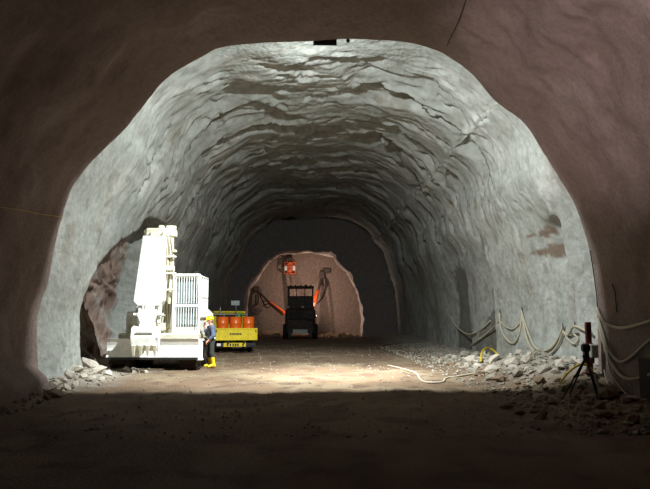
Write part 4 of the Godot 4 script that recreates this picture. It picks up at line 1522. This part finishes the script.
func rubble() -> void:
	var kinds := {}
	for k in ["rock_pale", "rock_grey", "rock_brown"]:
		var list := []
		for i in 5:
			list.append(rock_mesh(100 + list.size() * 7 + k.length() * 31, M[k]))
		kinds[k] = list
	var taken := []
	var free := func(x: float, z: float, r: float) -> bool:
		for p in taken:
			if Vector2(x - p.x, z - p.y).length() < (r + p.z) * 0.95:
				return false
		return true
	var lay := func(x: float, z: float, r: float, kind: String, label: String, group: String) -> void:
		taken.append(Vector3(x, z, r))
		var list: Array = kinds[kind]
		var o := put(self, "rock", list[rng.randi() % list.size()])
		var b := Basis.from_euler(Vector3(rng.randf_range(-0.5, 0.5), rng.randf_range(0, TAU), rng.randf_range(-0.5, 0.5)))
		o.transform = Transform3D(b.scaled_local(Vector3.ONE * r), Vector3(x, floor_y(x, z) + r * 0.32, -z))
		tag(o, label, "rock", group)
	for p in [[492, 372, 0.26], [510, 366, 0.30], [478, 369, 0.22], [528, 362, 0.26], [545, 372, 0.22], [470, 362, 0.28]]:
		var v := on_floor(p[0], p[1])
		lay.call(v.x, -v.z, p[2], "rock_pale", "big pale slab of rock lying on the lit heap under the hoses", "big pale slabs on the lit heap")
	# the small heap at the niche corner
	for p in [[87, 368, 0.30], [78, 372, 0.22], [98, 373, 0.22], [70, 378, 0.2], [83, 378, 0.16], [62, 382, 0.2], [108, 375, 0.16], [55, 386, 0.22], [92, 380, 0.14], [48, 392, 0.24], [66, 390, 0.16], [75, 386, 0.14], [102, 381, 0.12], [56, 397, 0.22], [128, 371, 0.15], [137, 373, 0.17], [146, 373, 0.12]]:
		var v := on_floor(p[0], p[1])
		var front: bool = p[0] > 120
		lay.call(v.x, -v.z, p[2], "rock_pale", "whitish rock lying just in front of the excavator blade" if front else "whitish rock in the small heap at the niche corner", "rocks before the excavator blade" if front else "rocks at the niche corner")
	# the long heap under the hoses: pale close to the wall, brownish lower down
	var n := 0
	var tries := 0
	var say := {"rock_pale": "whitish", "rock_grey": "grey", "rock_brown": "brown"}
	while n < 190:
		var z := 13.6 + 15.0 * pow(rng.randf(), 1.1)
		var x := 7.7 - 2.7 * pow(rng.randf(), 1.5)
		var r := 0.09 + 0.20 * pow(rng.randf(), 2.4)
		tries += 1
		if tries < 4000 and (not inside(x + r * 1.3 + 0.1, 0.9, z) or not inside(x + r * 1.3 + 0.1, 0.4, z + r) or not free.call(x, z, r)):
			continue
		var kind := "rock_grey"
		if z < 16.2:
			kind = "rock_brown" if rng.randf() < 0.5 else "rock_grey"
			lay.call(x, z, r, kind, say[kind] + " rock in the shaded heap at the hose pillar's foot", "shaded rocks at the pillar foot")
		elif x > 6.0:
			kind = "rock_pale" if rng.randf() < 0.7 else "rock_grey"
			lay.call(x, z, r, kind, say[kind] + " broken rock in the lit heap under the wall hoses", "rocks under the wall hoses")
		else:
			kind = "rock_grey" if rng.randf() < 0.5 else "rock_brown"
			lay.call(x, z, r * 0.8, kind, say[kind] + " rock strewn along the outer edge of the hose wall heap", "rocks along the heap edge")
		n += 1
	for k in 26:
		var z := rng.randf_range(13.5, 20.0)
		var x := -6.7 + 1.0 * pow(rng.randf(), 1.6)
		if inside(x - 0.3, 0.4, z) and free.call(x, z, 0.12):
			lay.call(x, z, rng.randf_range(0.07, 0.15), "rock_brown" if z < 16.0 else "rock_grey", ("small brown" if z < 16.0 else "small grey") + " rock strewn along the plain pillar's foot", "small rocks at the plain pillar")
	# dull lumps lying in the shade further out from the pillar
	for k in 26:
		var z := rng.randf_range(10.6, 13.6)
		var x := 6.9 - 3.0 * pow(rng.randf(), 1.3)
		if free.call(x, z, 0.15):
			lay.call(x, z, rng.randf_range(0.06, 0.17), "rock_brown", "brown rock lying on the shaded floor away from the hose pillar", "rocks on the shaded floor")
	# spoil beside the rig
	for k in 60:
		var z := rng.randf_range(57.2, 61.0)
		var x := rng.randf_range(1.6, 4.6) if k % 3 > 0 else rng.randf_range(-5.2, -2.6)
		if free.call(x, z, 0.4):
			lay.call(x, z, rng.randf_range(0.2, 0.45), "rock_brown", "brown lump of spoil at the foot of the rock face", "spoil at the rock face")
	# gravel that nobody could count
	var mm := MultiMesh.new()
	mm.transform_format = MultiMesh.TRANSFORM_3D
	mm.mesh = kinds.rock_grey[0]
	var ts := []
	for k in 9000:
		var side := rng.randf()
		var z := 10.0 + 30.0 * pow(rng.randf(), 1.4)
		var x := 0.0
		if side < 0.6:
			x = 7.8 - 3.6 * pow(rng.randf(), 1.6)
		elif side < 0.82:
			x = -7.3 + 1.8 * pow(rng.randf(), 1.8)
		else:
			x = rng.randf_range(-6.5, 6.5)
		if not inside(x, 0.8, z):
			continue
		var r := 0.02 + 0.055 * pow(rng.randf(), 3.0) * (1.0 if side < 0.82 else 0.5)
		var b := Basis.from_euler(Vector3(rng.randf_range(-0.6, 0.6), rng.randf_range(0, TAU), rng.randf_range(-0.6, 0.6)))
		ts.append(Transform3D(b.scaled_local(Vector3.ONE * r), Vector3(x, floor_y(x, z) + r * 0.3, -z)))
	mm.instance_count = ts.size()
	for k in ts.size():
		mm.set_instance_transform(k, ts[k])
	var mi := MultiMeshInstance3D.new()
	mi.name = "gravel"
	mi.multimesh = mm
	add_child(mi)
	tag(mi, "small grey gravel scattered between the rocks and over the floor", "gravel")
	mi.set_meta("kind", "stuff")

# ------------------------------------------------------------------ hoses and cables
func hang(px: Array, r: float, off: float) -> PackedVector3Array:
	var pts := []
	for p in px:
		pts.append(on_wall(p[0], p[1], off))
	# keep neighbouring points at like depths, so that a hose hangs free of small dents
	for _i in 2:
		var q := pts.duplicate()
		for k in range(1, pts.size() - 1):
			var dz: float = (pts[k - 1].z + pts[k + 1].z) * 0.5
			var want: float = lerpf(pts[k].z, dz, 0.5)
			if want > pts[k].z:
				q[k] = at_depth(px[k][0], px[k][1], -want)
		pts = q
	return smooth_path(pts, 7)

func hoses() -> void:
	var group := "pale hoses on the lit wall"
	var list := [
		["pale hose sagging along the darker wall beyond the lit heap", [[451, 316], [454, 323], [459, 329], [467, 334], [475, 333], [483, 328], [490, 321]], 0.042],
		["pale hose slanting up from the rubble to the first hook", [[470, 346], [477, 341], [485, 335], [493, 328], [499, 321], [500, 313]], 0.042],
		["pale hose hanging in a deep narrow loop between two hooks", [[499, 314], [501, 328], [505, 337], [511, 343], [516, 341], [520, 330], [522, 312]], 0.036],
		["thin pale hose in a shallow loop between two hooks", [[500, 321], [506, 327], [513, 329], [519, 324], [522, 318]], 0.026],
		["pale hose in the upper strand of the big loop", [[521, 310], [525, 323], [530, 337], [535, 347], [542, 351], [551, 348], [558, 339], [563, 327]], 0.036],
		["pale hose in the lower strand of the big loop running on to the pillar", [[522, 315], [526, 335], [532, 349], [541, 356], [549, 355], [558, 345], [563, 333], [568, 335], [573, 327], [578, 327], [586, 331], [592, 334]], 0.036],
		["short curl of pale hose by the pale wall end", [[563, 331], [568, 339], [574, 344], [578, 340], [575, 335], [570, 333]], 0.03]]
	for l in list:
		var st := new_st()
		tube(st, hang(l[1], l[2], 0.09), l[2], 8)
		var o := part(self, "hose", st, M.hose)
		tag(o, l[0], "hose", group)
	var hooks := [[451, 316, "steel hook holding the hose on the darker wall"], [500, 313, "steel hook where the slanting hose ends"], [522, 311, "steel hook between the narrow and the big hose loop"], [563, 327, "steel hook at the end of the big hose loop"], [575, 326, "steel hook next to the hose pillar"]]
	for h in hooks:
		var p := on_wall(h[0], h[1], 0.10)
		var q := on_wall(h[0], h[1], -0.12)
		var st := new_st()
		bar(st, q + Vector3(0, -0.02, 0), p + Vector3(0, -0.02, 0), 0.018)
		bar(st, p + Vector3(0, -0.03, 0), p + (p - q).normalized() * 0.02 + Vector3(0, 0.13, 0), 0.018)
		var o := part(self, "hose_hook", st, M.steel_dark)
		tag(o, h[2], "hook", "hose hooks")
	var group2 := "hoses on the dark pillar"
	var near := [
		["uppermost pale hose sagging across the dark pillar", [[597, 308], [600, 316], [607, 324], [620, 328], [633, 326], [650, 321], [664, 312]], 0.040],
		["pale hose in the second deep sag on the dark pillar", [[598, 318], [602, 330], [606, 343], [612, 355], [621, 362], [631, 357], [639, 350], [650, 340], [664, 330]], 0.034],
		["pale hose in the third sag ending at the grey board", [[598, 322], [603, 341], [610, 360], [619, 374], [629, 379], [643, 377], [656, 372]], 0.034],
		["thin pale hose in the fourth sag on the dark pillar", [[605, 345], [609, 366], [614, 379], [623, 391], [634, 400], [650, 407], [662, 408]], 0.020],
		["thin pale hose lowest on the dark pillar", [[604, 370], [608, 384], [615, 395], [624, 403], [640, 408]], 0.018]]
	for l in near:
		var st := new_st()
		tube(st, hang(l[1], l[2], 0.10), l[2], 8)
		var o := part(self, "hose", st, M.hose)
		tag(o, l[0], "hose", group2)
	# thin lines on the linings
	var wires := [
		["thin yellowish wire strung across the plain brown wall", [[0, 207], [20, 210], [40, 214], [62, 217]], 0.008, M.cable],
		["thin dark cable hanging down the mauve vault", [[467, -4], [459, 20], [451, 36], [447, 46]], 0.010, M.black],
		["thin dark cable running down the edge of the hose pillar", [[590, 250], [594, 275], [597, 300], [598, 318]], 0.014, M.black],
		["dark cord hanging on the hose pillar above the hoses", [[612, 284], [615, 292], [616, 303], [617, 312]], 0.016, M.black]]
	for l in wires:
		var st := new_st()
		tube(st, hang(l[1], l[2], 0.05), l[2], 6)
		var o := part(self, "cable", st, l[3])
		tag(o, l[0], "cable")
	# lines on the floor
	var ground := [
		["white cable bent in a loop across the bright floor", [[388, 366], [404, 370], [416, 374], [420, 380], [426, 383], [442, 383], [446, 379], [458, 377], [474, 374], [492, 369], [501, 366]], 0.030, M.hose],
		["short yellow hose arching out of the pale rubble", [[481, 364], [482, 360], [486, 357], [492, 356], [498, 358]], 0.038, M.hose_yellow],
		["yellow hose lying over the rubble behind the tripod", [[560, 388], [570, 383], [580, 379], [588, 377], [593, 376]], 0.028, M.hose_yellow]]
	for l in ground:
		var pts := []
		for p in l[1]:
			var v := on_floor(p[0], p[1])
			var k: float = float(pts.size()) / (l[1].size() - 1)
			pts.append(v + Vector3(0, 0.02 + (0.10 + 0.22 * sin(PI * k) if l[3] == M.hose_yellow else 0.0), 0))
		var st := new_st()
		tube(st, smooth_path(pts, 6), l[2], 8)
		var o := part(self, "cable" if l[3] == M.hose else "hose", st, l[3])
		tag(o, l[0], "cable" if l[3] == M.hose else "hose")

# ------------------------------------------------------------------ small things
func small_things() -> void:
	# tripod on the heap by the pillar
	var apex := at_depth(586, 357, 14.6)
	var t := thing("tripod", "black tripod standing in the rubble by the hose pillar", "tripod", Vector3(apex.x, 0, apex.z))
	var st: SurfaceTool
	for f in [[-0.62, 0.10], [0.02, 0.50], [-0.32, -0.3], [0.34, -0.2]]:
		var p := Vector3(apex.x + f[0], 0, apex.z + f[1])
		var y := floor_y(p.x, -p.z)
		st = new_st()
		bar(st, Vector3(0, apex.y, 0), Vector3(f[0], y - 0.02, f[1]), 0.022, 0.016)
		bar(st, Vector3(f[0] * 0.45, lerpf(apex.y, y, 0.45), f[1] * 0.45), Vector3(f[0] * 0.5, lerpf(apex.y, y, 0.5), f[1] * 0.5), 0.03)
		part(t, "leg", st, M.black)
	st = new_st()
	lathe(st, [Vector2(0, -0.06), Vector2(0.07, -0.05), Vector2(0.08, 0.03), Vector2(0.04, 0.05), Vector2(0.03, 0.12), Vector2(0, 0.12)], Transform3D(Basis.IDENTITY, Vector3(0, apex.y, 0)), 14)
	part(t, "tripod_head", st, M.black)
	st = new_st()
	cb(st, Vector3(0, apex.y + 0.20, 0), Vector3(0.17, 0.17, 0.17), 0.03)
	bar(st, Vector3(0, apex.y + 0.21, 0.06), Vector3(-0.03, apex.y + 0.21, 0.15), 0.04)
	part(t, "instrument", st, M.black)
	# red post with a pale box beside it
	var b := at_depth(590, 372, 16.3)
	var py := floor_y(b.x, -b.z)
	var r := thing("distribution_post", "red steel post with a pale grey box beside the tripod", "post", Vector3(b.x, py, b.z))
	st = new_st()
	var top := at_depth(590, 322, 16.3).y - py
	cb(st, Vector3(0.0, top * 0.5, 0), Vector3(0.14, top, 0.10), 0.015)
	cb(st, Vector3(-0.02, 0.5, 0.01), Vector3(0.26, 0.5, 0.12), 0.02)
	cb(st, Vector3(-0.03, 0.02, 0), Vector3(0.24, 0.04, 0.3), 0.01)
	part(r, "post_body", st, M.red)
	st = new_st()
	var by := at_depth(594, 351, 16.2).y - py
	cb(st, Vector3(0.07, by, 0.11), Vector3(0.20, 0.34, 0.12), 0.02)
	part(r, "junction_box", st, M.box_grey)
	st = new_st()
	cb(st, Vector3(0.07, by, 0.175), Vector3(0.15, 0.28, 0.012), 0.004)
	part(r, "box_lid", st, M.box_grey)
	for k in 3:
		st = new_st()
		tube(st, smooth_path([Vector3(-0.06 + 0.05 * k, by - 0.1, 0.07), Vector3(-0.10 + 0.06 * k, by - 0.3, 0.12), Vector3(-0.14 + 0.08 * k, by - 0.5, 0.10), Vector3(-0.2 + 0.12 * k, 0.03, 0.2)], 5), 0.014)
		part(r, "lead", st, M.red)
	# grey board leaning on the pillar
	var p0 := on_wall(647, 378, 0.14)
	var g := new_st()
	cb(g, Vector3.ZERO, Vector3(0.34, 0.86, 0.04), 0.01)
	var o := part(self, "wall_board", g, M.board)
	o.transform = Transform3D(Basis(Vector3.UP, deg_to_rad(-58.0)), p0)
	tag(o, "small grey board fixed to the dark pillar beneath the hoses", "board")
	# hanger at the crown beside the floodlight
	var c := at_depth(348, 41, 16.5)
	st = new_st()
	bar(st, c + Vector3(0, 0.25, 0), c + Vector3(0, -0.05, 0.02), 0.02)
	cb(st, c + Vector3(0, 0.0, 0.02), Vector3(0.09, 0.07, 0.06), 0.015)
	var hg := part(self, "ceiling_hook", st, M.steel_dark)
	tag(hg, "small dark hook in the arch edge next to the crown floodlight", "hook")
